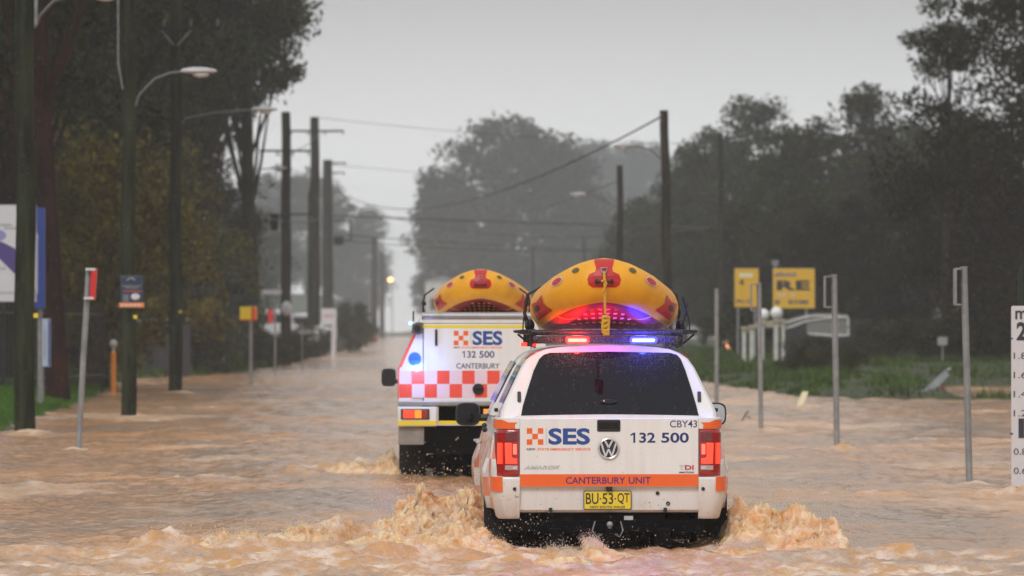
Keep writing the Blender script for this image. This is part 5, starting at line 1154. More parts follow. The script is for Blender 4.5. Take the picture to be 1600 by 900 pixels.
# notice on the second pole
e, w_, h_, y_ = board('pole_notice', 'sign', 189, 223.5, 431, 472.5, 111.6, SIGNN, 'dark blue notice with a white oval fixed to the second pole', th=0.02, dy=-0.02)
def smear(px, D): return (px-VX)/F*D
U = lambda f: (f-0.5)*w_
mb = MB(); mb.tube([(U(0.28), y_, h_*0.83), (U(0.42), y_, h_*0.91), (U(0.56), y_, h_*0.91), (U(0.66), y_, h_*0.83)], 0.008, 6); mb.build('white_swoosh', SIGNW, e)
for zf, a, b_ in ((0.62, 0.08, 0.9), (0.55, 0.2, 0.8), (0.42, 0.12, 0.9)):
    mb = MB(); k = a
    while k < b_:
        l = R.uniform(0.03, 0.07); mb.box((U(k+l/2), y_, h_*zf), (l*w_, 0.003, h_*0.035)); k += l+0.015
    mb.build('print_line', ALLOY if zf > .5 else CHECKO, e)
mb = MB(); mb.prism(oval(U(0.67), h_*0.22, w_*0.20, h_*0.12, 0, 20), y_-0.003, y_+0.002); mb.build('white_oval', SIGNW, e)
for zf in (0.27, 0.20, 0.13, 0.05):
    mb = MB(); mb.box((U(0.24), y_, h_*zf), (w_*0.26, 0.003, h_*0.035)); mb.build('print_line', ALLOY, e)
mb = MB(); mb.box((0, y_-0.004, -h_*0.10), (w_*1.13, 0.012, h_*0.17)); ob = mb.build('orange_strip', mat('orange_notice', (0.85, 0.28, 0.08), 0.4), e)
mb = MB()
for k in range(5): mb.box((U(0.08+0.19*k), y_-0.0115, -h_*0.10), (w_*0.13, 0.002, h_*0.06))
mb.build('strip_print', SIGNW, e)
for px, py, D, par in ((57, 493, 93.2, 'nearest mossy pole'), (212, 495, 111.7, 'pole with the blue notice'), (282, 487, 153.6, 'third mossy pole')):
    mb = MB(); mb.box(at(px, py, D), (0.07, 0.03, 0.07)); mb.build('reflector', YSTRIPE, None, label='small yellow reflector on the '+par, cat='reflector', group='yellow reflectors on the left poles')
# yellow road sign on the left
e, w_, h_, y_ = board('road_sign', 'sign', 375, 402, 479, 501, 177.5, SIGNYB, 'yellow road sign with a red right part, on a thin post', legs=(0.13,))
mb = MB(); mb.box((w_*0.22, y_, h_*0.5), (w_*0.10, 0.004, h_)); mb.build('red_strip', SIGNR, e)
mb = MB(); mb.box((w_*0.36, y_, h_*0.45), (w_*0.2, 0.004, h_*0.9)); mb.build('orange_part', ORANGE, e)
mb = MB(); mb.box((0, y_-.001, h_*0.04), (w_, 0.004, h_*0.1)); mb.build('red_border', SIGNR, e)
board('road_sign', 'sign', 419, 427, 484, 504, 214, SIGNR, 'small red sign right of the yellow road sign')
e, w_, h_, y_ = board('road_sign', 'sign', 502, 526, 482, 508, 330, SIGNW, 'white road sign on a white leg beside the tallest pole')
mb = MB(); mb.tube([(w_*0.35, 0.02, 0.2), (w_*0.28, 0.02, -az(508, 330)-0.3)], 0.14, 8); mb.build('leg', SIGNW, e)
mb = MB(); mb.box((0, y_, h_*0.55), (w_*0.7, 0.006, h_*0.12)); mb.build('pink_print', mat('faded_red_print', (0.5, 0.25, 0.25), 0.6), e)
e, w_, h_, y_ = board('street_sign', 'sign', 404, 440, 453, 460, 262, SIGNW, 'pale horizontal name board left of the bare-topped pole', legs=(-0.3,))
# orange post, barrier, lamp
mb = MB(); e = empty('orange_post', (ax(178, 150), 150, 0), 'orange post at the edge of the flood left of the blue-notice pole', 'post')
mb.tube([(0, 0, -0.3), (0, 0, az(556, 150))], 0.065, 12); mb.build('tube', OPOST, e); mb = MB(); mb.ball((0, 0, az(553, 150)), 0.07, 10, 8); mb.build('cap', OPOST, e)
mb = MB(); p = at(178, 537, 151); mb.tube([(p.x, p.y, p.z), (p.x, p.y, -0.2)], 0.03, 8); mb.ball(p, 0.10, 10, 8, (1, 1, 1.1)); mb.build('tap_post', LAMPW, None, label='small white-topped stand behind the orange post', cat='stand')
for i, px in enumerate((573, 583)):
    x = ax(px, 640); e = empty('barrier_board', (x, 640, 0), ('left' if i == 0 else 'right')+'-hand one of the two orange and white barriers far down the road', 'barrier', 'orange barriers far down the road')
    mb = MB(); mb.box((0, 0, 0.75), (0.62, 0.3, 0.35)); mb.build('orange_board', ORANGE, e); mb = MB(); mb.box((0, 0, 1.1), (0.62, 0.3, 0.3)); mb.build('white_board', SIGNW, e)
    mb = MB(); mb.box((-0.2, 0, 0.2), (0.06, 0.3, 0.9)); mb.box((0.2, 0, 0.2), (0.06, 0.3, 0.9)); mb.build('feet', STEEL, e)
e = empty('distant_street_lamp', (ax(610, 900), 900, 0), 'lit orange street lamp far down the road', 'street lamp')
mb = MB(); mb.tube([(0.3, 0, -0.3), (0.3, 0, az(432, 900)), (0, 0, az(433, 900))], 0.08, 8); mb.build('column', STEEL, e)
mb = MB(); mb.ball((0, -0.1, az(437, 900)), 0.42, 12, 8, (1, 0.7, 0.8)); mb.build('lamp_glass', LAMPO, e)
# ---------------------------------------------------------------- left: white board and black fence
e, w_, h_, y_ = board('white_board', 'sign', -60, 58, 320, 472, 118, SIGNW, 'large white board with a purple diagonal band behind the nearest pole', legs=(-0.4, 0.36), th=0.10)
X_ = lambda px: ax(px, 118)-e.location.x
Zb = lambda py: az(py, 118)-az(472, 118)
mb = MB(); mb.prism([(X_(-40), Zb(376)), (X_(4), Zb(378)), (X_(24), Zb(388)), (X_(40), Zb(410)), (X_(56), Zb(452)), (X_(56), Zb(468)), (X_(24), Zb(428)), (X_(-6), Zb(398)), (X_(-40), Zb(392))], y_-0.002, y_+0.002); mb.build('purple_band', mat('purple_sign_band', (0.07, 0.045, 0.20), 0.5), e)
mb = MB(); mb.prism(oval(X_(-4), Zb(368), 0.20, 0.12, 0, 20), y_-0.004, y_+0.002); mb.build('blue_oval', mat('pale_blue_print', (0.25, 0.25, 0.5), 0.5), e)
for a, b_, zz in ((-10, 20, 352), (8, 26, 357), (-20, 10, 420), (-30, 24, 458)):
    mb = MB(); k = a
    while k < b_: l = R.uniform(2, 4); mb.box((X_(k+l/2), y_, Zb(zz)), (l*118/F, 0.003, 0.05)); k += l+1.5
    mb.build('print_line', ALLOY, e)
e, w_, h_, y_ = board('blue_pylon_sign', 'sign', 54, 71, 325, 482, 122, SIGNB, 'tall narrow blue sign just behind the right side of the nearest pole', legs=(0,), th=0.3, edge=SIGNB)
mb = MB(); mb.box((-w_*0.28, y_-0.003, h_*0.42), (w_*0.30, 0.006, h_*0.55)); mb.build('white_strip', SIGNW, e)
mb = MB(); mb.prism([(-w_*0.45, h_*0.70), (-w_*0.05, h_*0.70), (-w_*0.45, h_*0.85)], y_-0.005, y_); mb.build('white_wedge', SIGNW, e)
e, w_, h_, y_ = board('banner_sign', 'sign', 64, 80, 498, 573, 126, mat('pale_blue_banner', (0.42, 0.50, 0.66), 0.5, var=0.15), 'narrow pale blue banner sign standing low beside the nearest pole', legs=(-0.4,))
mb = MB(); mb.box((w_*0.36, y_, h_*0.5), (w_*0.2, 0.004, h_*0.96)); mb.build('blue_edge', SIGNB, e)
mb = MB(); mb.box((-w_*0.05, y_, h_*0.5), (w_*0.14, 0.004, h_*0.7)); mb.build('print_line', ALLOY, e)
fe = empty('picket_fence', (0, 0, 0), 'black steel picket fence behind the grass on the left', 'fence')
A0 = (ax(-30, 134), 134.0); A1 = (ax(160, 153), 153.0); L2 = math.hypot(A1[0]-A0[0], A1[1]-A0[1]); NP = 34
mb = MB(); mb.box((0, 0, 1.0), (0.035, 0.035, 2.0)); mb.add([(-0.018, -0.018, 2.0), (0.018, -0.018, 2.0), (0.018, 0.018, 2.0), (-0.018, 0.018, 2.0), (0, 0, 2.08)], [(0, 1, 4), (1, 2, 4), (2, 3, 4), (3, 0, 4)]); pm = mb.mesh('picket', FENCEB)
for i in range(NP):
    t_ = i/(NP-1); x, y = A0[0]+(A1[0]-A0[0])*t_, A0[1]+(A1[1]-A0[1])*t_; o = link('picket', pm, fe); o.location = (x, y, 0.30)
for z_ in (0.5, 2.1):
    mb = MB(); mb.tube([(A0[0], A0[1]+0.04, z_), (A1[0], A1[1]+0.04, z_)], 0.025, 6); mb.build('rail', FENCEB, fe)
for i in range(7):
    t_ = i/6; mb = MB(); mb.box((A0[0]+(A1[0]-A0[0])*t_, A0[1]+(A1[1]-A0[1])*t_+0.06, 1.2), (0.09, 0.09, 2.4)); mb.build('fence_post', FENCEB, fe)
fe = empty('brick_wall', (ax(205, 203), 203, 0), 'dark low wall with a pale rail behind the second pole', 'wall')
mb = MB(); mb.box((0, 0, 1.0), (4.2, 0.25, 2.0)); mb.build('panel', FENCEG, fe, bevel=0.02)
mb = MB(); mb.tube([(-2.1, -0.2, 1.95), (2.1, -0.2, 2.05)], 0.03, 6); mb.build('rail', STEEL, fe)
# parked cars and yellow frame far left
def parked(px, D, label, rz=0.2):
    e = empty('parked_van', (ax(px, D), D, gz(ax(px, D), D)), label, 'van', 'pale vans parked behind the left poles', rz); e.scale = (1.1, 1.1, 1.7)
    mb = MB(); prof = [(-2.1, 0.35), (-2.15, 0.75), (-1.5, 0.9), (-0.9, 1.4), (0.6, 1.45), (1.2, 0.95), (2.05, 0.85), (2.15, 0.4)]
    mb.loft([[(x, -0.85, z) for x, z in prof], [(x, -0.80, z+0.02) for x, z in prof], [(x, 0.80, z+0.02) for x, z in prof], [(x, 0.85, z) for x, z in prof]]); mb.build('body', CARW, e, bevel=0.06, segs=3)
    mb = MB(); mb.loft([[(x, -0.87, z), (x, 0.87, z)] for x, z in ((-1.05, 1.0), (-0.8, 1.32), (0.5, 1.36), (1.0, 1.0))], closed=False); mb.box((0, -0.853, 1.15), (1.5, 0.01, 0.28)); mb.build('window', GLASS, e)
    for x in (-1.3, 1.3):
        for y in (-0.8, 0.8): mb = MB(); mb.tube([(x, y-0.09, 0.32), (x, y+0.09, 0.32)], 0.32, 16); mb.build('wheel', RUBBER, e)
parked(424, 330, 'pale van left of the bare-topped pole'); parked(471, 380, 'pale van between the two dark poles', -0.1)
# far white buildings glimpsed right of the ute
for i, (px, D, w_, h_, lb) in enumerate(((1094, 480, 2.6, 2.3, 'pale shed glimpsed just right of the ute\'s raft'), (690, 880, 5, 9, 'pale tall building in the rain at the end of the road'))):
    x = ax(px, D); e = empty('shed', (x, D, 0), lb, 'building')
    mb = MB(); mb.box((0, 0, h_/2), (w_, 3, h_)); mb.build('wall', WHITEP, e)
    mb = MB(); mb.prism([(-w_/2-0.2, h_), (w_/2+0.2, h_), (0, h_+0.7)], -1.7, 1.7); mb.build('roof', STEEL, e)
    for k in range(2): mb = MB(); mb.box((-w_*0.25+k*w_*0.5, -1.5, h_*0.6), (w_*0.2, 0.06, h_*0.2)); mb.build('window', GLASS, e)
# ---------------------------------------------------------------- right: yellow signs, gate, railing
e, w_, h_, y_ = board('yellow_sign', 'sign', 1208, 1274, 419, 482, 224, SIGNY, 'wide yellow sign reading RE above the twin globe lamps', legs=(-0.3, 0.3))
X_ = lambda px: (px-1241)/F*224; Zb = lambda py: az(py, 224)-az(482, 224)
text('about', X_(1211), X_(1246), Zb(432), Zb(424), y_-0.002, BLUE, e, bold=0.02, shear=0.3)
text('RE', X_(1214), X_(1266), Zb(453.5), Zb(438), y_-0.002, DARKP, e, bold=0.05, spacing=1.15)
text('uc u', X_(1216), X_(1242), Zb(463), Zb(458), y_-0.002, SIGNW, e, bold=0.01)
text('0   0100', X_(1211), X_(1264), Zb(475.5), Zb(468.5), y_-0.002, NAVY, e, bold=0.04)
e, w_, h_, y_ = board('yellow_sign', 'sign', 1148, 1186, 419, 480, 230, SIGNY, 'narrow yellow sign partly hidden by leaves, left of the RE sign', legs=(-0.35, 0.35))
X_ = lambda px: (px-1167)/F*230; Zb = lambda py: az(py, 230)-az(480, 230)
mb = MB(); mb.box((X_(1166), y_, Zb(430)), (0.55, 0.004, 0.16)); mb.build('print_line', STAKE, e)
text('4', X_(1155), X_(1163), Zb(446), Zb(436), y_-0.002, DARKP, e, bold=0.03)
text('PH: 0', X_(1151), X_(1172), Zb(474), Zb(468), y_-0.002, NAVY, e, bold=0.03)
mb = MB(); mb.box(at(1212, 411, 224.5), (0.25, 0.15, 0.22)); mb.tube([at(1212, 411, 224.5), at(1212, 600, 224.5)], 0.05, 8); mb.build('sign_spotlight', STEEL, None, label='small spotlight on a pole behind the RE sign', cat='spotlight', bevel=0.01)
GD_ = 205.0
def gx(px): return ax(px, GD_)
def gatepost(px, ytop, wd, label, globe=None):
    e = empty('gate_post', (gx(px), GD_, 0), label, 'gate post', 'white gate posts of the driveway')
    zt = az(ytop, GD_); mb = MB(); mb.box((0, 0, zt/2), (wd, 0.30, zt)); mb.build('shaft', WHITEP, e, bevel=0.02)
    mb = MB(); mb.box((0, 0, zt+0.05), (wd*1.5, 0.42, 0.12)); mb.build('cap', CREAM, e, bevel=0.01)
    if globe:
        mb = MB(); mb.tube([(globe[0], 0, zt+0.1), (globe[0], 0, zt+0.2)], 0.06, 10); mb.build('lamp_base', STEEL, e)
        mb = MB(); mb.ball((globe[0], 0, zt+0.34), 0.22, 20, 14); mb.build('globe_lamp', GLOBE, e)
    return e
gatepost(1163, 515, 0.14, 'white gate post farthest from the curved railing'); gatepost(1175, 513, 0.16, 'second white gate post, dull and close to the farthest one')
gatepost(1192, 507, 0.10, 'white gate post topped by the first globe lamp, behind a marker post', (0.02,)); gatepost(1213, 504, 0.16, 'white gate post topped by the second globe lamp', (0.02,)); gatepost(1224, 504, 0.12, 'slim cream gate post at the start of the curved railing')
mb = MB()
wl = empty('gate_lintel', (0, GD_, 0), 'cream beam sloping across the white gate posts', 'beam')
mb.loft([[(gx(px), -0.12, az(y1, GD_)), (gx(px), 0.12, az(y1, GD_)), (gx(px), 0.12, az(y0, GD_)), (gx(px), -0.12, az(y0, GD_))] for px, y0, y1 in ((1160, 515, 521), (1178, 511, 518), (1184, 502, 512), (1205, 501, 512), (1226, 502, 510))]); mb.build('beam', CREAM, wl, bevel=0.01)
rl = empty('curved_railing', (0, GD_, 0), 'curved white picket railing beside the twin globe lamps', 'railing')
rail_top = [(1226, 506), (1240, 501), (1258, 496), (1275, 494), (1300, 494), (1326, 496)]; rail_bot = [(1226, 514), (1240, 510), (1258, 503), (1275, 500), (1300, 497), (1326, 496)]
def rp_(px, tab): return np.interp(px, [a for a, b in tab], [b for a, b in tab])
for tab, nm in ((rail_top, 'top_rail'), (rail_bot, 'swept_rail')):
    mb = MB(); mb.tube([(gx(a), 0, az(b, GD_)) for a, b in tab], 0.035, 8); mb.build(nm, WHITEP, rl)
mb = MB(); mb.tube([(gx(1326), 0, az(496, GD_)), (gx(1327), 0, az(524, GD_)), (gx(1300), 0, az(525, GD_)), (gx(1265), 0, az(522, GD_))], 0.05, 8); mb.build('frame', WHITEP, rl)
mb = MB(); mb.box((0, 0, 0.5), (0.025, 0.025, 1.0)); pm = mb.mesh('picket', WHITEP)
for i in range(29):
    px = 1229+3.4*i; y0 = rp_(px, rail_top)-5; y1 = rp_(px, rail_bot)+2 if px < 1262 else 523
    o = link('picket', pm, rl); o.location = (gx(px), 0.04, az(y1, GD_)); o.scale = (1, 1, az(y0, GD_)-az(y1, GD_))
for px in (1268, 1298, 1325):
    mb = MB(); mb.box((gx(px), 0.1, az(524, GD_)/2), (0.08, 0.08, az(524, GD_))); mb.build('support_post', FENCEG, rl)
sf = empty('sheet_fence', (0, GD_+3, 0), 'dark grey sheet fence behind the curved railing', 'fence')
mb = MB(); mb.box((0, 0, 1.0), (0.56, 0.05, 2.0)); mb.box((-0.27, -0.04, 1.0), (0.04, 0.05, 2.0)); pm = mb.mesh('panel', FENCEG)
for i in range(12): o = link('panel', pm, sf); o.location = (ax(1228, 208)+0.6*i, 0.01*(i % 2), 0.05)
# rural bits
mb = MB(); mb.box(at(1474, 533, 190), (0.32, 0.03, 0.27)); mb.tube([at(1474, 537, 190.05), at(1474, 600, 190.05)], 0.02, 6); mb.build('white_plate', LAMPW, None, label='small white plate on a stem in the grass at the right', cat='sign')
e = empty('fallen_post', (0, 0, 0), 'grey post leaning over in the water at the tip of the grassy lobe', 'post'); A = at(1434, 627, 139); B = at(1481, 583, 141)
mb = MB(); d_ = (B-A).normalized(); mb.loft([[Vector(p)+Vector(q) for q in ((-0.05, 0, 0.07), (0.05, 0, -0.07), (0.07, 0.05, -0.05), (-0.03, 0.05, 0.09))] for p in (A-d_*0.3, B)]); mb.build('rail', STEEL, e)
mb = MB(); mb.tube([B+Vector((0, 0, 0.06)), B+Vector((0.1, 0.02, 0.12))], 0.03, 6); mb.build('end_bolt', STEEL, e)
e = empty('marker_stake', (ax(1250, 127), 127, 0), 'cream painted stake leaning in the brown water', 'stake'); zt = az(612, 127)
mb = MB(); mb.loft([[(x-0.07+0.13*t_, 0.0, z), (x+0.07+0.13*t_, 0, z), (x+0.07+0.13*t_, 0.05, z), (x-0.07+0.13*t_, 0.05, z)] for x, z, t_ in ((-0.12, -0.3, 0), (0, 0.0, 0), (0, zt, 1))]); mb.build('board', STAKE, e, bevel=0.008)
mb = MB(); mb.tube([at(1160, 657, 107), at(1164, 650, 107), at(1169, 641, 107)], [0.014, 0.012, 0.005], 6); mb.tube([at(1164, 650, 107), at(1174, 653, 107)], 0.009, 6); mb.tube([at(1166, 647, 107), at(1172, 644, 107.2)], 0.006, 6)
mb.build('floating_branch', BARK, None, label='small forked branch sticking out of the flood beside the ute\'s right mirror', cat='branch')
mb = MB(); mb.ball(at(1473, 611, 152), 0.14, 10, 8, (0.8, 0.6, 1.1)); mb.tube([at(1473, 611, 152), at(1477, 600, 152)], 0.03, 6); mb.build('debris', mat('dull_red_debris', (0.12, 0.03, 0.035), 0.7), None, label='dull red piece of debris caught beside the fallen post', cat='debris')
e = empty('reflective_warning_lamp', (ax(1136, 290), 290, az(541, 290)), 'flickering orange reflections low behind the marker posts', 'lamp')
mb = MB()
for dx, dz, s_ in ((-0.12, 0.25, 0.05), (0.0, 0.0, 0.09), (0.12, -0.12, 0.09), (-0.18, -0.05, 0.05), (0.02, 0.18, 0.06), (-0.05, -0.2, 0.05)): mb.ball((dx, 0, dz), s_, 8, 6, (0.7, 1, 1.5))
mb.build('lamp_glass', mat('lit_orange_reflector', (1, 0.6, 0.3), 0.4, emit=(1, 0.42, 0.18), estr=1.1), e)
mb = MB(); mb.box((0, 0.25, -0.35), (0.5, 0.3, 1.2)); mb.build('casing', FENCEB, e)
# depth gauge
GDD = 60.0; gx0 = ax(1582, GDD); gw = 0.36
e = empty('depth_gauge', (gx0, GDD, 0), 'white flood depth gauge with black numbers at the right edge', 'gauge')
mb = MB(); mb.prism(rr(0, gw, -0.2, az(478, GDD), 0.02), 0, 0.03); mb.build('board', SIGNW, e, bevel=0.003)
mb = MB(); mb.box((gw*0.5, 0.06, 1.1), (0.10, 0.06, 2.9)); mb.build('post', WOODM, e)
def gt(s_, px0, px1, py0, py1, b=0.02): text(s_, ax(px0, GDD)-gx0, ax(px1, GDD)-gx0, az(py1, GDD), az(py0, GDD), -0.002, DARKP, e, bold=b)
gt('m', 1588, 1606, 485, 499, 0.02)
gt('2', 1590, 1606, 503, 532, 0.035); gt('1', 1593, 1602, 654, 685, 0.04)
for lab, cy in (('1.8', 556), ('1.6', 586), ('1.4', 616), ('1.2', 646), ('0.8', 706), ('0.6', 736), ('0.4', 766)): gt(lab, 1585.5, 1606, cy-5, cy+5, 0.0)
for cy in (529, 678):
    mb = MB(); mb.box((-0.012+0.01, -0.001, az(cy, GDD)), (0.035, 0.006, 0.016)); mb.build('tick', DARKP, e)
e = empty('dark_sign', (ax(1593, 62), 62, 0), 'dark board rising behind the depth gauge', 'sign')
mb = MB(); mb.prism([(0, az(480, 62)), (0.5, az(480, 62)), (0.5, az(417, 62)), (0.04, az(417, 62)), (0, az(426, 62))], 0, 0.03); mb.build('board', mat('dark_green_board', (0.01, 0.02, 0.015), 0.5), e, bevel=0.003)
mb = MB(); mb.tube([(0.3, 0.06, -0.3), (0.3, 0.06, 2.2)], 0.04, 10); mb.build('post', STEEL, e)

# ---------------------------------------------------------------- splashes
SPL = mat('muddy_spray', (0.62, 0.31, 0.11), 0.22, col2=(0.84, 0.66, 0.47), vscale=7, spec=0.6, detail=8, bump=0.35, bscale=50)
for n_ in [SPL.node_tree.nodes['Principled BSDF']]:
    n_.inputs['Transmission Weight'].default_value = 0.0; n_.inputs['IOR'].default_value = 1.33; n_.inputs['Subsurface Weight'].default_value = 0.85; n_.inputs['Subsurface Radius'].default_value = (1.0, 0.6, 0.3); n_.inputs['Subsurface Scale'].default_value = 0.11
FRINGE = []
def splash(label, x0, x1, yfun, hfun, dy, seed, step=0.012, layers=3):
    """overlapping crests of thrown water: steep sheets folded by noise, fading into the flood"""
    V = []; Q = []; o_ = 0
    for l in range(layers):
        off_ = (l-(layers-1)/2)*dy*0.75; k = 1.0-0.22*abs(l-(layers-1)/2)-0.12*(l == 0)
        xs = np.arange(x0-0.12, x1+0.12, step); us = np.linspace(-1.9, 1.9, max(30, int(dy*3.8/step/1.3)))
        X, U, q = grid(xs, us); yc = np.array([yfun(v) for v in xs])[None].repeat(len(us), 0).ravel(); H = np.array([hfun(v) for v in xs])[None].repeat(len(us), 0).ravel()
        H = H*np.clip((X-x0+0.12)/0.12, 0, 1)*np.clip((x1+0.12-X)/0.12, 0, 1); w_ = dy*0.62
        Y = yc+off_+U*w_; sd = seed*13.7+l*5.1
        n1 = fbm(X*4.2, Y*2.6, sd, 3, 0.55); rg = 1-np.abs(fbm(X*7.5, Y*4.5, sd+3, 3, 0.6)); fn = 1-np.abs(fbm(X*22, Y*13, sd+6, 3, 0.6))
        env = np.exp(-U*U*1.3)
        Z = H*k*env*(0.74+0.34*n1+0.26*(rg-0.6))+0.036*(fn-0.72)*np.clip(H*env*6, 0, 1)-0.035*(1-np.clip(H*env*14, 0, 1))
        jet = np.clip(fbm(X*11, Y*5, sd+9, 2)-0.25, 0, 1)**1.5; Z += H*env**2*jet*0.40
        a = np.clip(Z/0.12, 0, 1)
        Xd = X+a*(0.050*fbm(X*6, Y*4, Z*4+sd, 3)+0.010*fbm(X*24, Y*14, Z*14+sd, 2))+np.sign(X-UX)*0.10*np.maximum(Z, 0)*(0.5+n1)
        Yd = Y+a*(0.08*fbm(X*5+7, Y*4, Z*4+sd, 3)+0.012*fbm(X*22+3, Y*14, Z*14, 2))
        Z = Z+a*(0.030*fbm(X*9+11, Y*6, sd+20, 3))
        V.append(np.stack([Xd, Yd, Z], 1)); Q.append(q+o_); o_ += len(X)
    P = np.concatenate(V); rs = np.random.RandomState(seed+90); top = P[P[:, 2] > 0.05]; nd_ = int(2600*(x1-x0))
    if len(top):
        wgt = top[:, 2]**1.5; c_ = top[rs.choice(len(top), nd_, p=wgt/wgt.sum())]; h_ = rs.exponential(0.022, nd_)
        FRINGE.append((c_+np.stack([rs.normal(0, 0.02, nd_)+np.sign(c_[:, 0]-UX)*h_*0.5, rs.normal(0, 0.04, nd_)-0.02, h_], 1), rs.uniform(0.0012, 0.0048, nd_)*np.exp(-h_*8)))
    me = raw('splash', P, np.concatenate(Q), SPL, True)
    return tag(link('splash', me), label, kind='stuff')
ii = lambda tab: (lambda x: float(np.interp(x, [a for a, b in tab], [b for a, b in tab])))
splash('brown wave thrown up left of the ute by its front wheel', -0.45, 0.80, ii([(-0.45, 46.4), (0.2, 47.0), (0.8, 47.9)]), ii([(-0.45, 0.04), (-0.2, 0.12), (0.0, 0.24), (0.12, 0.40), (0.28, 0.48), (0.5, 0.44), (0.7, 0.40), (0.80, 0.42)]), 0.85, 1)
splash('brown wash curling round the ute\'s rear left wheel', -0.1, 1.25, ii([(-0.1, 45.0), (0.6, 44.9), (1.25, 44.4)]), ii([(-0.1, 0.05), (0.2, 0.16), (0.5, 0.26), (0.75, 0.15), (0.95, 0.05), (1.25, 0.02)]), 0.55, 2)
splash('tall brown spray thrown out by the ute\'s rear right wheel', 2.66, 3.52, ii([(2.66, 45.6), (3.1, 45.3), (3.52, 45.0)]), ii([(2.66, 0.42), (2.85, 0.43), (3.0, 0.30), (3.12, 0.40), (3.25, 0.30), (3.38, 0.26), (3.45, 0.30), (3.52, 0.05)]), 0.5, 3)
splash('low crest of wash behind the ute\'s tow bar', 1.35, 2.0, ii([(1.35, 44.1), (2.0, 43.7)]), ii([(1.35, 0.05), (1.45, 0.06), (1.5, 0.14), (1.6, 0.07), (1.85, 0.03), (2.0, 0.03)]), 0.25, 4)
splash('low crest of wash behind the ute\'s right rear wheel', 1.95, 2.9, ii([(1.95, 43.6), (2.9, 44.0)]), ii([(1.95, 0.04), (2.1, 0.03), (2.25, 0.04), (2.45, 0.07), (2.6, 0.10), (2.75, 0.10), (2.9, 0.04)]), 0.3, 5)
splash('rounded hump of brown water in front of the tow bar wash', 1.0, 1.5, ii([(1.0, 42.4), (1.5, 42.6)]), ii([(1.0, 0.02), (1.15, 0.09), (1.3, 0.11), (1.5, 0.02)]), 0.2, 6)
splash('brown bow wave running off to the left of the ute', -1.95, -0.4, ii([(-1.95, 45.3), (-1.2, 45.6), (-0.4, 46.2)]), ii([(-1.95, 0.01), (-1.75, 0.16), (-1.55, 0.08), (-1.25, 0.16), (-0.95, 0.10), (-0.7, 0.24), (-0.5, 0.14), (-0.4, 0.02)]), 0.25, 7)
splash('brown wave beside the left rear wheel of the boxy truck', -0.9, 0.06, ii([(-0.9, 69.0), (0.06, 68.0)]), ii([(-0.9, 0.03), (-0.5, 0.16), (-0.25, 0.10), (-0.12, 0.30), (0.0, 0.36), (0.06, 0.2)]), 0.3, 8)
splash('foam piling against the foot of the depth gauge', 6.25, 7.0, ii([(6.25, 59.7), (7.0, 59.6)]), ii([(6.25, 0.02), (6.45, 0.07), (6.7, 0.14), (7.0, 0.12)]), 0.2, 9)
# droplets
def drops(label, boxes, seed, m=SPL):
    rs = np.random.RandomState(seed); C = []; Rr = []
    for (x0, x1, y0, y1, z0_, z1_, n, r0, r1) in boxes:
        t_ = rs.uniform(0, 1, (n, 3)); z = z0_+(z1_-z0_)*t_[:, 2]**1.7
        C.append(np.stack([x0+(x1-x0)*t_[:, 0], y0+(y1-y0)*t_[:, 1], z], 1)); Rr.append(r0+(r1-r0)*rs.uniform(0, 1, n)**3)
    C = np.concatenate(C); Rr = np.concatenate(Rr); o = np.array([(1, 0, 0), (-1, 0, 0), (0, 1, 0), (0, -1, 0), (0, 0, 1), (0, 0, -1)], float); f = np.array([(0, 2, 4), (2, 1, 4), (1, 3, 4), (3, 0, 4), (2, 0, 5), (1, 2, 5), (3, 1, 5), (0, 3, 5)])
    V = (C[:, None]+o[None]*Rr[:, None, None]*np.array([1, 1, 1.3])).reshape(-1, 3); Fc = (f[None]+(np.arange(len(C))*6)[:, None, None]).reshape(-1, 3)
    return tag(link('spray_drops', raw('spray_drops', V, Fc, m, True)), label, kind='stuff')
drops('drops of muddy spray around the ute', [(-0.2, 0.85, 46, 49, 0.05, 0.60, 1500, 0.0012, 0.006), (0.3, 1.2, 43.6, 45, 0.02, 0.34, 500, 0.0012, 0.005), (2.6, 3.7, 44.5, 46.2, 0.05, 0.52, 1700, 0.0012, 0.006), (1.2, 2.7, 43.3, 44.6, 0.02, 0.20, 300, 0.0012, 0.005), (-2, -0.3, 45, 46.4, 0.02, 0.2, 260, 0.003, 0.008)], 5)
C_ = np.concatenate([a for a, b in FRINGE]); R_ = np.concatenate([b for a, b in FRINGE]); o_ = np.array([(1, 0, 0), (-1, 0, 0), (0, 1, 0), (0, -1, 0), (0, 0, 1), (0, 0, -1)], float); f_ = np.array([(0, 2, 4), (2, 1, 4), (1, 3, 4), (3, 0, 4), (2, 0, 5), (1, 2, 5), (3, 1, 5), (0, 3, 5)])
tag(link('spray_drops', raw('spray_drops', (C_[:, None]+o_[None]*R_[:, None, None]*np.array([1, 1, 1.6])).reshape(-1, 3), (f_[None]+(np.arange(len(C_))*6)[:, None, None]).reshape(-1, 3), SPL, True)), 'fringe of fine muddy drops along the crests of the splashes', kind='stuff')
drops('drops of muddy spray behind the boxy truck', [(-0.5, 0.8, 66, 69, 0.0, 0.5, 240, 0.004, 0.010)], 6)
GLOWDROP = mat('glow_drop', (0.75, 0.75, 0.77), 0.3)
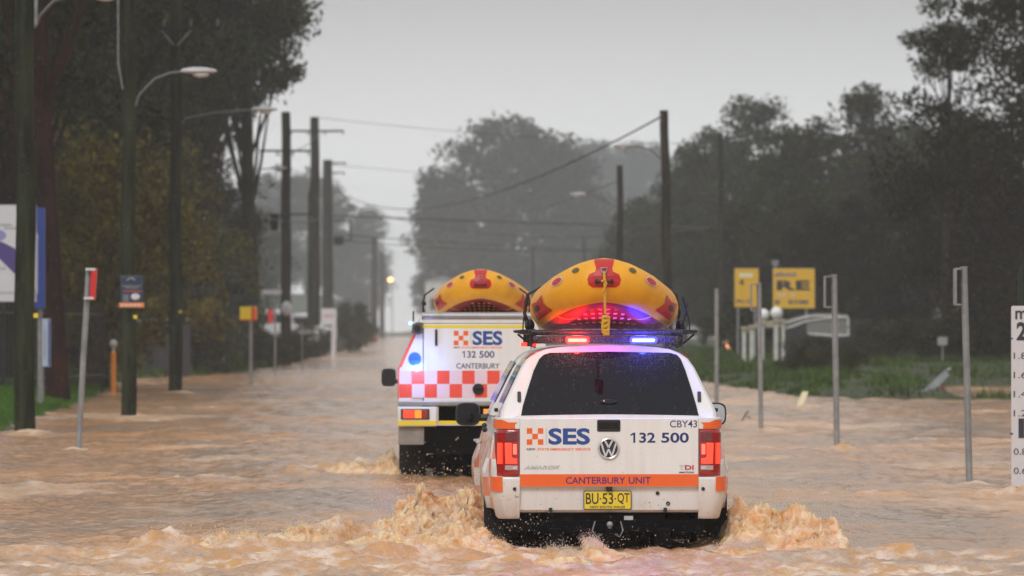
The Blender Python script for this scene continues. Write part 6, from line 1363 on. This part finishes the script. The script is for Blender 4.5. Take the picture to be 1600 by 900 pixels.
def mist(label, c, sg, n, seed):  # cloud of drops added round a lamp to imitate its glow in the lens
    rs = np.random.RandomState(seed); C = rs.normal(size=(n, 3))*np.array(sg)+np.array(c); C = C[C[:, 1] < c[1]+0.02]; Rr = rs.uniform(0.0006, 0.0012, len(C))
    o = np.array([(1, 0, 0), (-1, 0, 0), (0, 1, 0), (0, -1, 0), (0, 0, 1), (0, 0, -1)], float); f = np.array([(0, 2, 4), (2, 1, 4), (1, 3, 4), (3, 0, 4), (2, 0, 5), (1, 2, 5), (3, 1, 5), (0, 3, 5)])
    V = (C[:, None]+o[None]*Rr[:, None, None]).reshape(-1, 3); Fc = (f[None]+(np.arange(len(C))*6)[:, None, None]).reshape(-1, 3)
    tag(link('glow_drops', raw('glow_drops', V, Fc, GLOWDROP, True)), label, kind='stuff')
mist('added fine drops standing in for the red glow round the roof beacon', (UX-0.24, 45.19, 1.645), (0.15, 0.14, 0.10), 16000, 21)
mist('added fine drops standing in for the blue glow round the roof beacon', (UX+0.28, 45.19, 1.645), (0.15, 0.14, 0.10), 16000, 22)
mist('fine rain mist lit by the truck\'s blue lamp', (TX+tx(652), TD-0.14, tz(575)), (0.14, 0.14, 0.13), 12000, 23)
n_ = 30000; rs = np.random.RandomState(31); C_ = np.stack([rs.uniform(-6, 9, n_), rs.uniform(12, 44, n_), rs.uniform(0.1, 5.2, n_)], 1); keep = ~((C_[:, 0] > 0.3) & (C_[:, 0] < 2.9) & (C_[:, 1] > 44.9)); C_ = C_[keep]
R_ = rs.uniform(0.0004, 0.0008, len(C_)); f3 = np.array([(0, 1, 3), (1, 2, 3), (2, 0, 3), (1, 0, 4), (2, 1, 4), (0, 2, 4)]); o3 = np.array([(1, 0, 0), (-0.5, 0.87, 0), (-0.5, -0.87, 0), (0.8, 0, 10), (-0.8, 0, -10)], float)
STREAK = mat('rain_streak', (0.42, 0.43, 0.45), 0.3)
tag(link('falling_rain', raw('falling_rain', (C_[:, None]+o3[None]*R_[:, None, None]).reshape(-1, 3), (f3[None]+(np.arange(len(C_))*5)[:, None, None]).reshape(-1, 3), STREAK, True)), 'fine falling rain between the camera and the vehicles', kind='stuff')
# ---------------------------------------------------------------- rain haze: one closed box round the camera and the scene
hm = bpy.data.materials.new('rain_haze'); hm.use_nodes = True; t = hm.node_tree; t.nodes.clear()
o_ = nd('ShaderNodeOutputMaterial', t); v_ = nd('ShaderNodeVolumePrincipled', t); v_.inputs['Color'].default_value = (0.90, 0.94, 0.985, 1); v_.inputs['Density'].default_value = 0.00037; v_.inputs['Anisotropy'].default_value = 0.1
t.links.new(v_.outputs[0], o_.inputs['Volume'])
mb = MB(); mb.box((0, 1495, 22.5), (900, 3080, 50)); hz = mb.build('haze', hm); hz['kind'] = 'stuff'; hz['label'] = 'pale rain haze filling the air over the road'
